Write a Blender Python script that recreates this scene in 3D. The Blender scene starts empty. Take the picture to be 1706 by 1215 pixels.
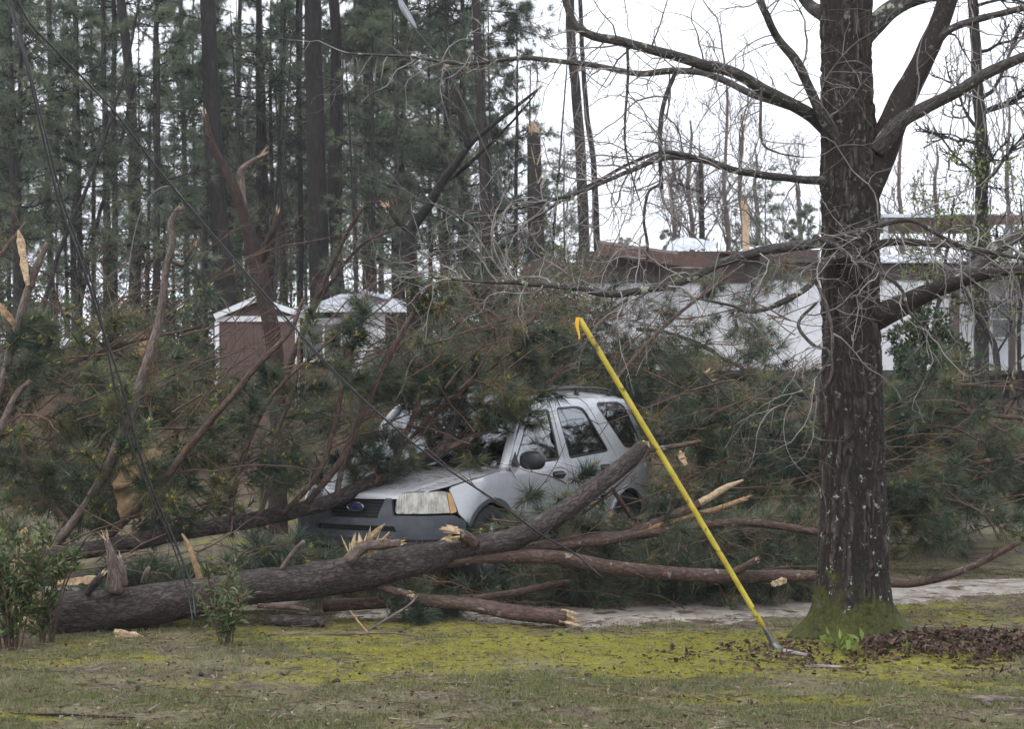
import bpy, bmesh, math, random
import numpy as np
from mathutils import Vector, Matrix
from mathutils.geometry import delaunay_2d_cdt
R = math.radians
RNG = np.random.default_rng(7)
random.seed(7)
SC = bpy.context.scene
COL = SC.collection

# ------------------------------------------------------------------ camera
F, HOR, CAMH = 2800.0, 662.0, 1.72          # focal length and horizon row in photograph pixels, eye height
cam = bpy.data.cameras.new('camera'); cam_o = bpy.data.objects.new('camera', cam); COL.objects.link(cam_o)
cam_o.location = (0, 0, CAMH); cam_o.rotation_euler = (R(90), 0, 0)
cam.sensor_width = 36; cam.lens = F / 1706 * 36; cam.shift_y = (HOR - 607.5) / 1706
cam.clip_start = 0.1; cam.clip_end = 3000
cam.dof.use_dof = True; cam.dof.focus_distance = 13.0; cam.dof.aperture_fstop = 5.6
SC.camera = cam_o

# ------------------------------------------------------------------ overcast sky, soft sun, exposure
wd = bpy.data.worlds.new('World'); SC.world = wd; wd.use_nodes = True
nt = wd.node_tree; nt.nodes.clear()
sky = nt.nodes.new('ShaderNodeTexSky'); sky.sky_type = 'NISHITA'; sky.sun_disc = False
sky.sun_elevation = R(52); sky.sun_rotation = R(-150); sky.dust_density = 4; sky.air_density = 1.2
hs = nt.nodes.new('ShaderNodeHueSaturation'); hs.inputs['Saturation'].default_value = 0.35
nt.links.new(sky.outputs[0], hs.inputs['Color'])
tcw = nt.nodes.new('ShaderNodeTexCoord'); nzw = nt.nodes.new('ShaderNodeTexNoise')
nzw.inputs['Scale'].default_value = 2.2; nzw.inputs['Detail'].default_value = 4
nt.links.new(tcw.outputs['Generated'], nzw.inputs['Vector'])
rw = nt.nodes.new('ShaderNodeValToRGB')
rw.color_ramp.elements[0].position = .3; rw.color_ramp.elements[0].color = (7.6, 8.0, 8.9, 1)
rw.color_ramp.elements[1].position = .7; rw.color_ramp.elements[1].color = (8.9, 9.2, 9.9, 1)
nt.links.new(nzw.outputs['Fac'], rw.inputs[0])
mx = nt.nodes.new('ShaderNodeMix'); mx.data_type = 'RGBA'; mx.inputs[0].default_value = .85
nt.links.new(hs.outputs[0], mx.inputs[6]); nt.links.new(rw.outputs[0], mx.inputs[7])
bg = nt.nodes.new('ShaderNodeBackground'); bg.inputs[1].default_value = 0.105
nt.links.new(mx.outputs[2], bg.inputs[0])
wo = nt.nodes.new('ShaderNodeOutputWorld'); nt.links.new(bg.outputs[0], wo.inputs[0])
sun = bpy.data.lights.new('sun', 'SUN'); sun.energy = 0.8; sun.angle = R(25); sun.color = (1, .97, .93)
sun_o = bpy.data.objects.new('sun', sun); COL.objects.link(sun_o)
sun_o.rotation_euler = (R(38), 0, R(-30)); sun_o.location = (0, 0, 30)
SC.view_settings.view_transform = 'Standard'; SC.view_settings.look = 'None'
SC.view_settings.gamma = 1; SC.view_settings.exposure = 1.0; SC.view_settings.use_curve_mapping = False
SC.cycles.max_bounces = 5; SC.cycles.diffuse_bounces = 3; SC.cycles.glossy_bounces = 3
SC.cycles.transparent_max_bounces = 12; SC.cycles.transmission_bounces = 4

# ------------------------------------------------------------------ numpy noise
def _h(ix, iy, iz):
    n = (ix * 374761393 + iy * 668265263 + iz * 2147483647 + 1013904223) & 0xffffffff
    n = ((n ^ (n >> 13)) * 1274126177) & 0xffffffff
    n = ((n ^ (n >> 16)) * 2246822519) & 0xffffffff
    return ((n ^ (n >> 15)) & 0xffffff) / float(0xffffff)
def vnoise(x, y, z=0.0):
    x, y, z = np.broadcast_arrays(np.asarray(x, float), np.asarray(y, float), np.asarray(z, float))
    ix, iy, iz = np.floor(x).astype(np.int64), np.floor(y).astype(np.int64), np.floor(z).astype(np.int64)
    fx, fy, fz = x - ix, y - iy, z - iz
    fx, fy, fz = [t * t * (3 - 2 * t) for t in (fx, fy, fz)]
    r = 0
    for dx in (0, 1):
        for dy in (0, 1):
            for dz in (0, 1):
                r = r + _h(ix + dx, iy + dy, iz + dz) * (fx if dx else 1 - fx) * (fy if dy else 1 - fy) * (fz if dz else 1 - fz)
    return r
def fbm(x, y, z=0.0, o=4):
    r, a, t = 0, .5, 0
    for i in range(o):
        r = r + a * vnoise(np.asarray(x) * 2**i + 17.3 * i, np.asarray(y) * 2**i + 5.1 * i, np.asarray(z) * 2**i); t += a; a *= .5
    return r / t
def sstep(a, b, x):
    t = np.clip((np.asarray(x, float) - a) / (b - a), 0, 1); return t * t * (3 - 2 * t)

# ------------------------------------------------------------------ terrain and pixel rays
_ty = [-60, 0, 19, 24, 30, 40, 60, 90, 150, 400, 2500]; _tz = [0, 0, 0, .25, .75, 1.6, 3.2, 4.6, 5.2, 5.6, 5.6]
def terrain(x, y):
    x = np.asarray(x, float); y = np.asarray(y, float)
    yy = y + .0 * x
    z = (np.interp(yy - 1.5, _ty, _tz) + np.interp(yy, _ty, _tz) + np.interp(yy + 1.5, _ty, _tz)) / 3
    z = z + (fbm(x * .35, y * .35, 3., 3) - .5) * .16 * sstep(5, 9, yy) + (fbm(x * .06, y * .06, 9., 2) - .5) * 1.2 * sstep(26, 60, yy)
    z = z + .10 * np.exp(-(((x - 2.95) / 1.1) ** 2 + ((y - 11.75) / .75) ** 2))
    return z
def tz(x, y): return float(terrain(x, y))
def P(px, py, d):
    return np.array([(px - 853) / F * d, d, CAMH - (py - HOR) / F * d])
def G(px, py):                       # where the ray through a pixel meets the ground
    d = 6.0
    while d < 80:
        p = P(px, py, d)
        if p[2] <= tz(p[0], d): return p
        d += .04
    return p
def GX(px, d):                       # ground point under a pixel column at a given distance
    x = (px - 853) / F * d
    return np.array([x, d, tz(x, d)])

# ------------------------------------------------------------------ mesh collector
class MB:
    def __init__(s): s.V = []; s.Q = []; s.T = []; s.A = []; s.C = []; s.n = 0
    def add(s, V, Q=None, T=None, tc=None, c=None):
        V = np.asarray(V, float); k = len(V)
        s.V.append(V)
        if Q is not None and len(Q): s.Q.append(np.asarray(Q, np.int64) + s.n)
        if T is not None and len(T): s.T.append(np.asarray(T, np.int64) + s.n)
        s.A.append(V if tc is None else np.asarray(tc, float))
        s.C.append(np.full(k, .5) if c is None else np.broadcast_to(np.asarray(c, float), (k,)))
        s.n += k
        return s
    def mesh(s, name, off=(0, 0, 0), smooth=True):
        V = np.concatenate(s.V) - np.asarray(off, float)
        Q = np.concatenate(s.Q) if s.Q else np.zeros((0, 4), np.int64)
        T = np.concatenate(s.T) if s.T else np.zeros((0, 3), np.int64)
        me = bpy.data.meshes.new(name)
        me.vertices.add(len(V)); me.vertices.foreach_set('co', V.astype(np.float32).ravel())
        nl = Q.size + T.size; me.loops.add(nl)
        me.loops.foreach_set('vertex_index', np.concatenate([Q.ravel(), T.ravel()]).astype(np.int32))
        npl = len(Q) + len(T); me.polygons.add(npl)
        st = np.concatenate([np.arange(len(Q)) * 4, Q.size + np.arange(len(T)) * 3]).astype(np.int32)
        me.polygons.foreach_set('loop_start', st)
        me.polygons.foreach_set('use_smooth', np.full(npl, smooth, bool))
        me.update(calc_edges=True)
        a = me.attributes.new('tc', 'FLOAT_VECTOR', 'POINT'); a.data.foreach_set('vector', np.concatenate(s.A).astype(np.float32).ravel())
        a = me.attributes.new('v', 'FLOAT', 'POINT'); a.data.foreach_set('value', np.concatenate(s.C).astype(np.float32))
        return me

ORG = {}
def thing(name, label, cat, loc, group=None):
    o = bpy.data.objects.new(name, None); COL.objects.link(o); o.empty_display_size = .2
    o.location = [float(t) for t in loc]; o['label'] = label; o['category'] = cat
    if group: o['group'] = group
    ORG[o.name] = np.array(loc, float); return o
def part(name, mb, mat, parent=None, kind=None, smooth=True, label=None):
    off = ORG[parent.name] if parent is not None else np.zeros(3)
    o = bpy.data.objects.new(name, mb.mesh(name, off, smooth)); COL.objects.link(o)
    o.data.materials.append(mat)
    if parent is not None: o.parent = parent
    if kind: o['kind'] = kind
    if label: o['label'] = label
    ORG[o.name] = off; return o
def solo(name, mb, mat, label, cat, loc, group=None, kind=None, smooth=True):
    loc = np.array(loc, float)
    o = bpy.data.objects.new(name, mb.mesh(name, loc, smooth)); COL.objects.link(o); o.location = loc
    o.data.materials.append(mat); o['label'] = label; o['category'] = cat
    if group: o['group'] = group
    if kind: o['kind'] = kind
    ORG[o.name] = loc; return o
def structure(name, mb, mat, smooth=True):
    o = bpy.data.objects.new(name, mb.mesh(name, smooth=smooth)); COL.objects.link(o)
    o.data.materials.append(mat); o['kind'] = 'structure'; ORG[o.name] = np.zeros(3); return o
def copy_tree(o, loc, rz=0, sc=1.0):
    c = o.copy(); COL.objects.link(c); c.location = [float(t) for t in loc]; c.rotation_euler = (0, 0, rz); c.scale = (sc,) * 3
    for ch in o.children:
        k = ch.copy(); COL.objects.link(k); k.parent = c
    return c

# ------------------------------------------------------------------ shapes
def unit(v):
    v = np.asarray(v, float); return v / (np.linalg.norm(v, axis=-1, keepdims=True) + 1e-12)
def crom(P_, m):
    P_ = np.asarray(P_, float); n = len(P_)
    if n == 2: return P_[0] + (P_[1] - P_[0]) * np.linspace(0, 1, m)[:, None]
    E = np.vstack([2 * P_[0] - P_[1], P_, 2 * P_[-1] - P_[-2]])
    d = np.linalg.norm(np.diff(P_[:, :3], axis=0), axis=1) + 1e-9; s = np.concatenate([[0], np.cumsum(d)])
    u = np.linspace(0, s[-1], m); i = np.clip(np.searchsorted(s, u, 'right') - 1, 0, n - 2)
    t = ((u - s[i]) / d[i])[:, None]
    a, b, c, e = E[i], E[i + 1], E[i + 2], E[i + 3]
    return .5 * (2 * b + (c - a) * t + (2 * a - 5 * b + 4 * c - e) * t**2 + (3 * b - 3 * c + e - a) * t**3)
def frames(C):
    T = unit(np.gradient(C, axis=0)); n = len(C)
    U = np.zeros_like(C); ref = np.array([0, 0, 1.]) if abs(T[0][2]) < .9 else np.array([1., 0, 0])
    u = unit(np.cross(T[0], ref)); U[0] = u
    for i in range(1, n):
        u = u - T[i] * np.dot(u, T[i]); u = u / (np.linalg.norm(u) + 1e-12); U[i] = u
    return T, U, np.cross(T, U)
def tube(mb, pts, rad, n=8, m=None, wob=.0, bark=.0, bs=6., seed=0., cap=True, c=None, jit=0.):
    """tapered tube through points; tc holds a seamless bark coordinate (across, across, along)"""
    pts = np.asarray(pts, float); rad = np.broadcast_to(np.asarray(rad, float), (len(pts),))
    L = np.linalg.norm(np.diff(pts, axis=0), axis=1).sum()
    if m is None: m = int(max(len(pts) * 2, min(60, L / max(rad.mean() * 2.5, .02)))) + 1
    PR = crom(np.column_stack([pts, rad]), m); C = PR[:, :3]; r = np.clip(PR[:, 3], rad.min() * .6, None)
    if wob:
        s = np.linspace(0, L, m) * (1.2 / max(rad.max() * 6, .2))
        C = C + wob * rad.max() * 2 * np.column_stack([fbm(s, seed + 1.7, 0, 3) - .5, fbm(s, seed + 7.7, 0, 3) - .5, fbm(s, seed + 13.7, 0, 3) - .5]) * np.sin(np.linspace(0, math.pi, m))[:, None]**.5
    T, U, W = frames(C)
    a = np.arange(n) / n * 2 * math.pi
    al = np.concatenate([[0], np.cumsum(np.linalg.norm(np.diff(C, axis=0), axis=1))])
    ca, sa = np.cos(a), np.sin(a)
    rr = np.repeat(r[:, None], n, 1)
    if bark:
        rm = max(rad.max(), .01)
        rr = rr * (1 + bark * (fbm(ca[None] * bs * .5 + seed, sa[None] * bs * .5, (al[:, None] / rm) * .35, 4) - .5) * 2)
    V = C[:, None] + rr[..., None] * (ca[None, :, None] * U[:, None] + sa[None, :, None] * W[:, None])
    tc = np.stack([ca[None] * r[:, None] + seed, sa[None] * r[:, None], np.repeat(al[:, None], n, 1)], -1)
    V = V.reshape(-1, 3); tc = tc.reshape(-1, 3)
    i = np.arange(m - 1)[:, None] * n; j = np.arange(n)[None]
    Q = np.stack([i + j, i + (j + 1) % n, i + n + (j + 1) % n, i + n + j], -1).reshape(-1, 4)
    T3 = []
    if cap:
        k = len(V)
        V = np.vstack([V, C[0] - T[0] * r[0] * .15, C[-1] + T[-1] * r[-1] * .3]); tc = np.vstack([tc, tc[0], tc[-1]])
        for q in range(n):
            T3.append((k, (q + 1) % n, q)); T3.append((k + 1, (m - 1) * n + q, (m - 1) * n + (q + 1) % n))
    mb.add(V, Q, np.array(T3) if T3 else None, tc, c)
    return C, r
def sticks(mb, A, B, ra, rb, n=3, c=None):
    A = np.asarray(A, float); B = np.asarray(B, float); N = len(A)
    if N == 0: return
    T = unit(B - A); ref = np.where(np.abs(T[:, 2:3]) < .9, np.array([[0, 0, 1.]]), np.array([[1., 0, 0]]))
    U = unit(np.cross(T, ref)); W = np.cross(T, U)
    a = np.arange(n) / n * 2 * math.pi; ca = np.cos(a)[None, :, None]; sa = np.sin(a)[None, :, None]
    D = ca * U[:, None] + sa * W[:, None]
    ra = np.broadcast_to(ra, (N,))[:, None, None]; rb = np.broadcast_to(rb, (N,))[:, None, None]
    V = np.concatenate([A[:, None] + ra * D, B[:, None] + rb * D], 1).reshape(-1, 3)
    j = np.arange(n); q = np.stack([j, (j + 1) % n, n + (j + 1) % n, n + j], -1)
    Q = (np.arange(N)[:, None, None] * 2 * n + q[None]).reshape(-1, 4)
    cc = None if c is None else np.repeat(np.broadcast_to(c, (N,)), 2 * n)
    mb.add(V, Q, None, None, cc)
def perp(D, rng):
    r = rng.normal(size=D.shape); r = r - D * np.sum(r * D, -1, keepdims=True); return unit(r)
def needles(mb, B, AX, L, M, w, rng, lo=.25, hi=1.15, droop=.15, back=.08, c=None):
    """tufts of long pine needles: one thin triangle each"""
    N = len(B)
    if N == 0: return
    AX = unit(AX); B = np.repeat(B, M, 0); A = np.repeat(AX, M, 0); Ln = np.repeat(np.broadcast_to(L, (N,)), M) * rng.uniform(.7, 1.1, N * M)
    th = rng.uniform(lo, hi, N * M)[:, None]
    D = A * np.cos(th) + perp(A, rng) * np.sin(th); D[:, 2] -= droop * rng.uniform(.3, 1.5, N * M); D = unit(D)
    B = B - A * (rng.uniform(0, 1, N * M) * back)[:, None]
    S = unit(np.cross(D, rng.normal(size=D.shape))) * (w * .5)
    tip = B + D * Ln[:, None]
    V = np.stack([B - S, B + S, tip], 1).reshape(-1, 3)
    base = rng.uniform(0, 1, N) if c is None else np.broadcast_to(c, (N,))
    cv = np.repeat(np.clip(np.repeat(base, M) + rng.normal(0, .08, N * M), 0, 1), 3)
    mb.add(V, None, np.arange(N * M * 3).reshape(-1, 3), None, cv)
def boughs(p0, D, L, rng, wood, leaf, K=4, m=3, sag=.22, r0=.008, nl=.17, M=36, w=.0035, catkin=None, cat_p=.0, c=None, rscale=1.):
    """pine boughs: a sagging stem, side shoots, a needle tuft at each tip"""
    p0 = np.asarray(p0, float); N = len(p0); D = unit(D); L = np.broadcast_to(L, (N,)).astype(float)
    S = perp(D, rng) * (L * rng.uniform(-.25, .25, N))[:, None]
    def at(t): 
        q = p0 + D * (L * t)[:, None] + S * (t * t); q[:, 2] -= sag * L * t * t; return q
    prev = p0; tb, ta, tcx = [], [], []
    cb = rng.uniform(0, 1, N) if c is None else np.broadcast_to(c, (N,))
    rr = r0 * rscale
    for k in range(1, K + 1):
        t = k / K; q = at(t) + rng.normal(0, .02, (N, 3)) * L[:, None]
        sticks(wood, prev, q, rr * (1 - .75 * (t - 1 / K)), rr * (1 - .75 * t), 3)
        ax = unit(q - prev)
        for j in range(m if k < K else m + 1):
            sd = unit(ax * rng.uniform(.35, .9, N)[:, None] + perp(ax, rng) * .75 + np.array([0, 0, .12]))
            sl = L * rng.uniform(.16, .34, N) * (1.15 - .5 * t)
            st = prev + (q - prev) * rng.uniform(.2, 1, N)[:, None]
            e = st + sd * sl[:, None]
            sticks(wood, st, e, rr * .45, rr * .3, 3)
            tb.append(e); ta.append(sd); tcx.append(cb)
        prev = q
    tb.append(prev); ta.append(ax); tcx.append(cb)
    tb, ta, tcx = np.concatenate(tb), np.concatenate(ta), np.concatenate(tcx)
    needles(leaf, tb, ta, nl, M, w, rng, c=np.clip(tcx + rng.normal(0, .24, len(tcx)), 0, 1))
    if catkin is not None and cat_p > 0:
        s = rng.uniform(size=len(tb)) < cat_p; catkins(catkin, tb[s], ta[s], rng)
def catkins(mb, B, AX, rng, M=8, l=.040, r=.0052):
    N = len(B)
    if N == 0: return
    B = np.repeat(B + AX * .01, M, 0); A = np.repeat(unit(AX), M, 0)
    th = rng.uniform(.3, 1.2, N * M)[:, None]; D = unit(A * np.cos(th) + perp(A, rng) * np.sin(th))
    ll = (l * rng.uniform(.7, 1.2, N * M))[:, None]
    U = perp(D, rng); W = np.cross(D, U); k = N * M
    mid = B + D * ll * .5; V = [B]
    for a in range(4):
        t = a * math.pi / 2; V.append(mid + (U * math.cos(t) + W * math.sin(t)) * r)
    V.append(B + D * ll); V = np.stack(V, 1).reshape(-1, 3)
    T = []
    for a in range(4):
        b = (a + 1) % 4; T += [(0, 1 + b, 1 + a), (5, 1 + a, 1 + b)]
    T = (np.arange(k)[:, None, None] * 6 + np.array(T)[None]).reshape(-1, 3)
    mb.add(V, None, T, None, np.repeat(rng.uniform(0, 1, k), 6))
def leaves(mb, B, D, L, W, rng, c=None, fold=.25, curl=.2):
    """broad leaves: two folded halves, each two triangles"""
    N = len(B)
    if N == 0: return
    D = unit(D); S = perp(D, rng); Nn = np.cross(D, S); L = np.broadcast_to(L, (N,))[:, None]; W = np.broadcast_to(W, (N,))[:, None]
    a = B; m1 = B + D * L * .45 + Nn * L * curl * .2; tip = B + D * L - Nn * L * curl * .35
    l = B + D * L * .42 + S * W * .5 + Nn * W * fold; r = B + D * L * .42 - S * W * .5 + Nn * W * fold
    V = np.stack([a, l, m1, r, tip], 1).reshape(-1, 3)
    T = (np.arange(N)[:, None, None] * 5 + np.array([(0, 2, 1), (1, 2, 4), (0, 3, 2), (3, 4, 2)])[None]).reshape(-1, 3)
    mb.add(V, None, T, None, np.repeat(rng.uniform(0, 1, N) if c is None else np.broadcast_to(c, (N,)), 5))
def box(mb, lo, hi, M4=None, c=None):
    lo, hi = np.array(lo, float), np.array(hi, float)
    V = np.array([[(lo if i == 0 else hi)[0], (lo if j == 0 else hi)[1], (lo if k == 0 else hi)[2]] for i in (0, 1) for j in (0, 1) for k in (0, 1)])
    if M4 is not None: V = V @ np.array(M4.to_3x3()).T + np.array(M4.translation)
    mb.add(V, [(0, 1, 3, 2), (4, 6, 7, 5), (0, 4, 5, 1), (2, 3, 7, 6), (0, 2, 6, 4), (1, 5, 7, 3)], c=c)
def bar(mb, a, b, w, h, up=(0, 0, 1), c=None):
    a, b = np.array(a, float), np.array(b, float); t = unit(b - a); s = unit(np.cross(t, up)); u = np.cross(s, t)
    V = np.array([p + s * i * w / 2 + u * j * h / 2 for p in (a, b) for i in (-1, 1) for j in (-1, 1)])
    mb.add(V, [(0, 1, 3, 2), (4, 6, 7, 5), (0, 4, 5, 1), (2, 3, 7, 6), (0, 2, 6, 4), (1, 5, 7, 3)], c=c)
def lathe(mb, prof, n, fn):
    """prof: (radius, axial) pairs; fn maps (axial, u, w) to a point"""
    prof = np.array(prof, float); a = np.arange(n) / n * 2 * math.pi; k = len(prof)
    V = np.array([fn(ax, r * math.cos(t), r * math.sin(t)) for r, ax in prof for t in a])
    i = np.arange(k - 1)[:, None] * n; j = np.arange(n)[None]
    mb.add(V, np.stack([i + j, i + (j + 1) % n, i + n + (j + 1) % n, i + n + j], -1).reshape(-1, 4))
def splinters(mb, p, d, r, L, rng, N=14, spread=.25):
    """torn wood: a ring of pointed slivers standing out of a broken end"""
    d = unit(np.array(d, float)); D = np.repeat(d[None], N, 0)
    off = perp(D, rng); rad = r * np.sqrt(rng.uniform(0, 1, N))[:, None] * .85
    B = p + off * rad - d * L * .25
    E = B + unit(D + off * spread * rng.uniform(0, 1, (N, 1)) + rng.normal(0, .20, (N, 3))) * (L * rng.uniform(.45, 1.25, N))[:, None]
    mid = B + (E - B) * .55
    w = r * rng.uniform(.18, .55, N)
    U = perp(D, rng); W = np.cross(D, U)
    for i in range(N):
        a, m_, e = B[i], mid[i], E[i]; u, v = U[i] * w[i], W[i] * w[i] * rng.uniform(.2, .6)
        V = np.array([a + u, a + v, a - u, a - v, m_ + u * .8, m_ + v * .8, m_ - u * .8, m_ - v * .8, e + u * .15])
        mb.add(V, [(0, 1, 5, 4), (1, 2, 6, 5), (2, 3, 7, 6), (3, 0, 4, 7)], [(4, 5, 8), (5, 6, 8), (6, 7, 8), (7, 4, 8)], c=rng.uniform())

# ------------------------------------------------------------------ materials
def newmat(name):
    m = bpy.data.materials.new(name); m.use_nodes = True; t = m.node_tree; t.nodes.clear()
    b = t.nodes.new('ShaderNodeBsdfPrincipled'); o = t.nodes.new('ShaderNodeOutputMaterial'); t.links.new(b.outputs[0], o.inputs[0])
    return m, t, b
def N_(t, ty, **k):
    n = t.nodes.new('ShaderNode' + ty)
    for a, v in k.items():
        if a.startswith('i_'):
            q = a[2:].replace('_', ' '); n.inputs[int(q) if q.isdigit() else q].default_value = v
        else: setattr(n, a, v)
    return n
def ramp(t, src, stops):
    r = t.nodes.new('ShaderNodeValToRGB'); e = r.color_ramp.elements
    while len(e) < len(stops): e.new(.5)
    for x, (p, c) in zip(e, stops): x.position = p; x.color = tuple(c) + (1,) if len(c) == 3 else c
    t.links.new(src, r.inputs[0]); return r.outputs[0]
def coord(t, attr='tc', scale=(1, 1, 1)):
    a = N_(t, 'Attribute', attribute_name=attr) if attr else N_(t, 'TexCoord')
    m = N_(t, 'Mapping'); m.inputs['Scale'].default_value = scale
    t.links.new(a.outputs['Vector'] if attr else a.outputs['Object'], m.inputs[0]); return m.outputs[0]
def mixc(t, fac, a, b, mode='MIX'):
    m = N_(t, 'Mix', data_type='RGBA', blend_type=mode)
    for i, s in ((0, fac), (6, a), (7, b)):
        if hasattr(s, 'is_linked'): t.links.new(s, m.inputs[i])
        else: m.inputs[i].default_value = s if i == 0 else (tuple(s) + (1,))[:4]
    return m.outputs[2]
def noise_(t, vec, scale, detail=5, rough=.6):
    n = N_(t, 'TexNoise'); n.inputs['Scale'].default_value = scale; n.inputs['Detail'].default_value = detail; n.inputs['Roughness'].default_value = rough
    t.links.new(vec, n.inputs['Vector']); return n.outputs['Fac']
def bump(t, b, h, strength, dist):
    n = N_(t, 'Bump'); n.inputs['Strength'].default_value = strength; n.inputs['Distance'].default_value = dist
    t.links.new(h, n.inputs['Height']); t.links.new(n.outputs[0], b.inputs['Normal'])
def mat_noise(name, stops, scale, rough=.7, attr='tc', stretch=(1, 1, 1), bstr=.5, bdist=.01, bscale=None, spec=.3, metallic=0., patch=None):
    m, t, b = newmat(name); v = coord(t, attr, stretch); f = noise_(t, v, scale); c = ramp(t, f, stops)
    if patch:      # (colour, scale, threshold)
        pf = ramp(t, noise_(t, coord(t, attr), patch[1], 3), [(patch[2], (0, 0, 0)), (patch[2] + .05, (1, 1, 1))]); c = mixc(t, pf, c, patch[0])
    t.links.new(c, b.inputs['Base Color']); b.inputs['Roughness'].default_value = rough
    b.inputs['Specular IOR Level'].default_value = spec; b.inputs['Metallic'].default_value = metallic
    if bstr: bump(t, b, noise_(t, v, bscale or scale * 2), bstr, bdist)
    return m
def mat_v(name, stops, rough=.6, spec=.25, transl=0.):
    """colour from the per-piece value stored on the mesh"""
    m, t, b = newmat(name); a = N_(t, 'Attribute', attribute_name='v'); c = ramp(t, a.outputs['Fac'], stops)
    t.links.new(c, b.inputs['Base Color']); b.inputs['Roughness'].default_value = rough; b.inputs['Specular IOR Level'].default_value = spec
    if transl:
        tr = N_(t, 'BsdfTranslucent'); t.links.new(c, tr.inputs[0]); s = N_(t, 'MixShader'); s.inputs[0].default_value = transl
        t.links.new(b.outputs[0], s.inputs[1]); t.links.new(tr.outputs[0], s.inputs[2])
        t.links.new(s.outputs[0], [n for n in t.nodes if n.type == 'OUTPUT_MATERIAL'][0].inputs[0])
    return m
def mat_plain(name, col, rough=.5, metallic=0., spec=.5, dirt=.12, dscale=9.):
    d = tuple(x * (1 - dirt * 2) for x in col); l = tuple(min(1, x * (1 + dirt)) for x in col)
    return mat_noise(name, [(.3, d), (.7, l)], dscale, rough, attr=None, bstr=.08, bdist=.004, spec=spec, metallic=metallic)
def oak_mat():
    m, t, b = newmat('oak_bark'); v = coord(t, 'tc', (1, 1, .35)); a = N_(t, 'Attribute', attribute_name='v')
    f = N_(t, 'Math', operation='MULTIPLY_ADD'); t.links.new(noise_(t, v, 70, 8, .75), f.inputs[0]); f.inputs[1].default_value = .75; t.links.new(a.outputs['Fac'], f.inputs[2])
    col = ramp(t, f.outputs[0], [(.30, (.007, .006, .005)), (.62, (.024, .018, .015)), (.95, (.060, .048, .040)), (1.0, (.12, .10, .088))])
    col = mixc(t, ramp(t, noise_(t, coord(t, 'tc'), 2.2, 4), [(.35, (0, 0, 0)), (.7, (.55, .55, .55))]), col, (.022, .013, .011))
    fl = ramp(t, noise_(t, coord(t, 'tc', (1, 1, .3)), 95, 3, .6), [(.66, (0, 0, 0)), (.72, (1, 1, 1))]); col = mixc(t, fl, col, (.17, .15, .135))
    tcn = N_(t, 'TexCoord'); sx = N_(t, 'SeparateXYZ'); t.links.new(tcn.outputs['Object'], sx.inputs[0])
    li = ramp(t, noise_(t, coord(t, None), 15, 4, .65), [(.625, (0, 0, 0)), (.64, (1, 1, 1))]); lh = N_(t, 'MapRange'); t.links.new(sx.outputs['Z'], lh.inputs[0]); lh.inputs[1].default_value = 1.9; lh.inputs[2].default_value = .5; lh.inputs[3].default_value = .25
    lm = N_(t, 'Math', operation='MULTIPLY'); t.links.new(li, lm.inputs[0]); t.links.new(lh.outputs[0], lm.inputs[1]); col = mixc(t, lm.outputs[0], col, (.33, .37, .31))
    mr = N_(t, 'MapRange'); mr.inputs[1].default_value = .75; mr.inputs[2].default_value = -.05; t.links.new(sx.outputs['Z'], mr.inputs[0])
    ad = N_(t, 'Math', operation='MULTIPLY_ADD'); t.links.new(noise_(t, coord(t, None), 4.2, 5, .7), ad.inputs[0]); ad.inputs[1].default_value = 1.9; t.links.new(mr.outputs[0], ad.inputs[2])
    mf = ramp(t, ad.outputs[0], [(.92, (0, 0, 0)), (1.0, (1, 1, 1))]); sb = N_(t, 'Math', operation='SUBTRACT'); t.links.new(ad.outputs[0], sb.inputs[0]); sb.inputs[1].default_value = 1.02
    mf = ramp(t, sb.outputs[0], [(.40, (0, 0, 0)), (.58, (1, 1, 1))]); mc = ramp(t, noise_(t, coord(t, None), 55, 4, .7), [(.3, (.016, .019, .005)), (.7, (.075, .078, .014))]); col = mixc(t, mf, col, mc)
    t.links.new(col, b.inputs['Base Color']); b.inputs['Roughness'].default_value = .8; b.inputs['Specular IOR Level'].default_value = .3
    bump(t, b, noise_(t, v, 60, 8, .75), .8, .012); return m
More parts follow.
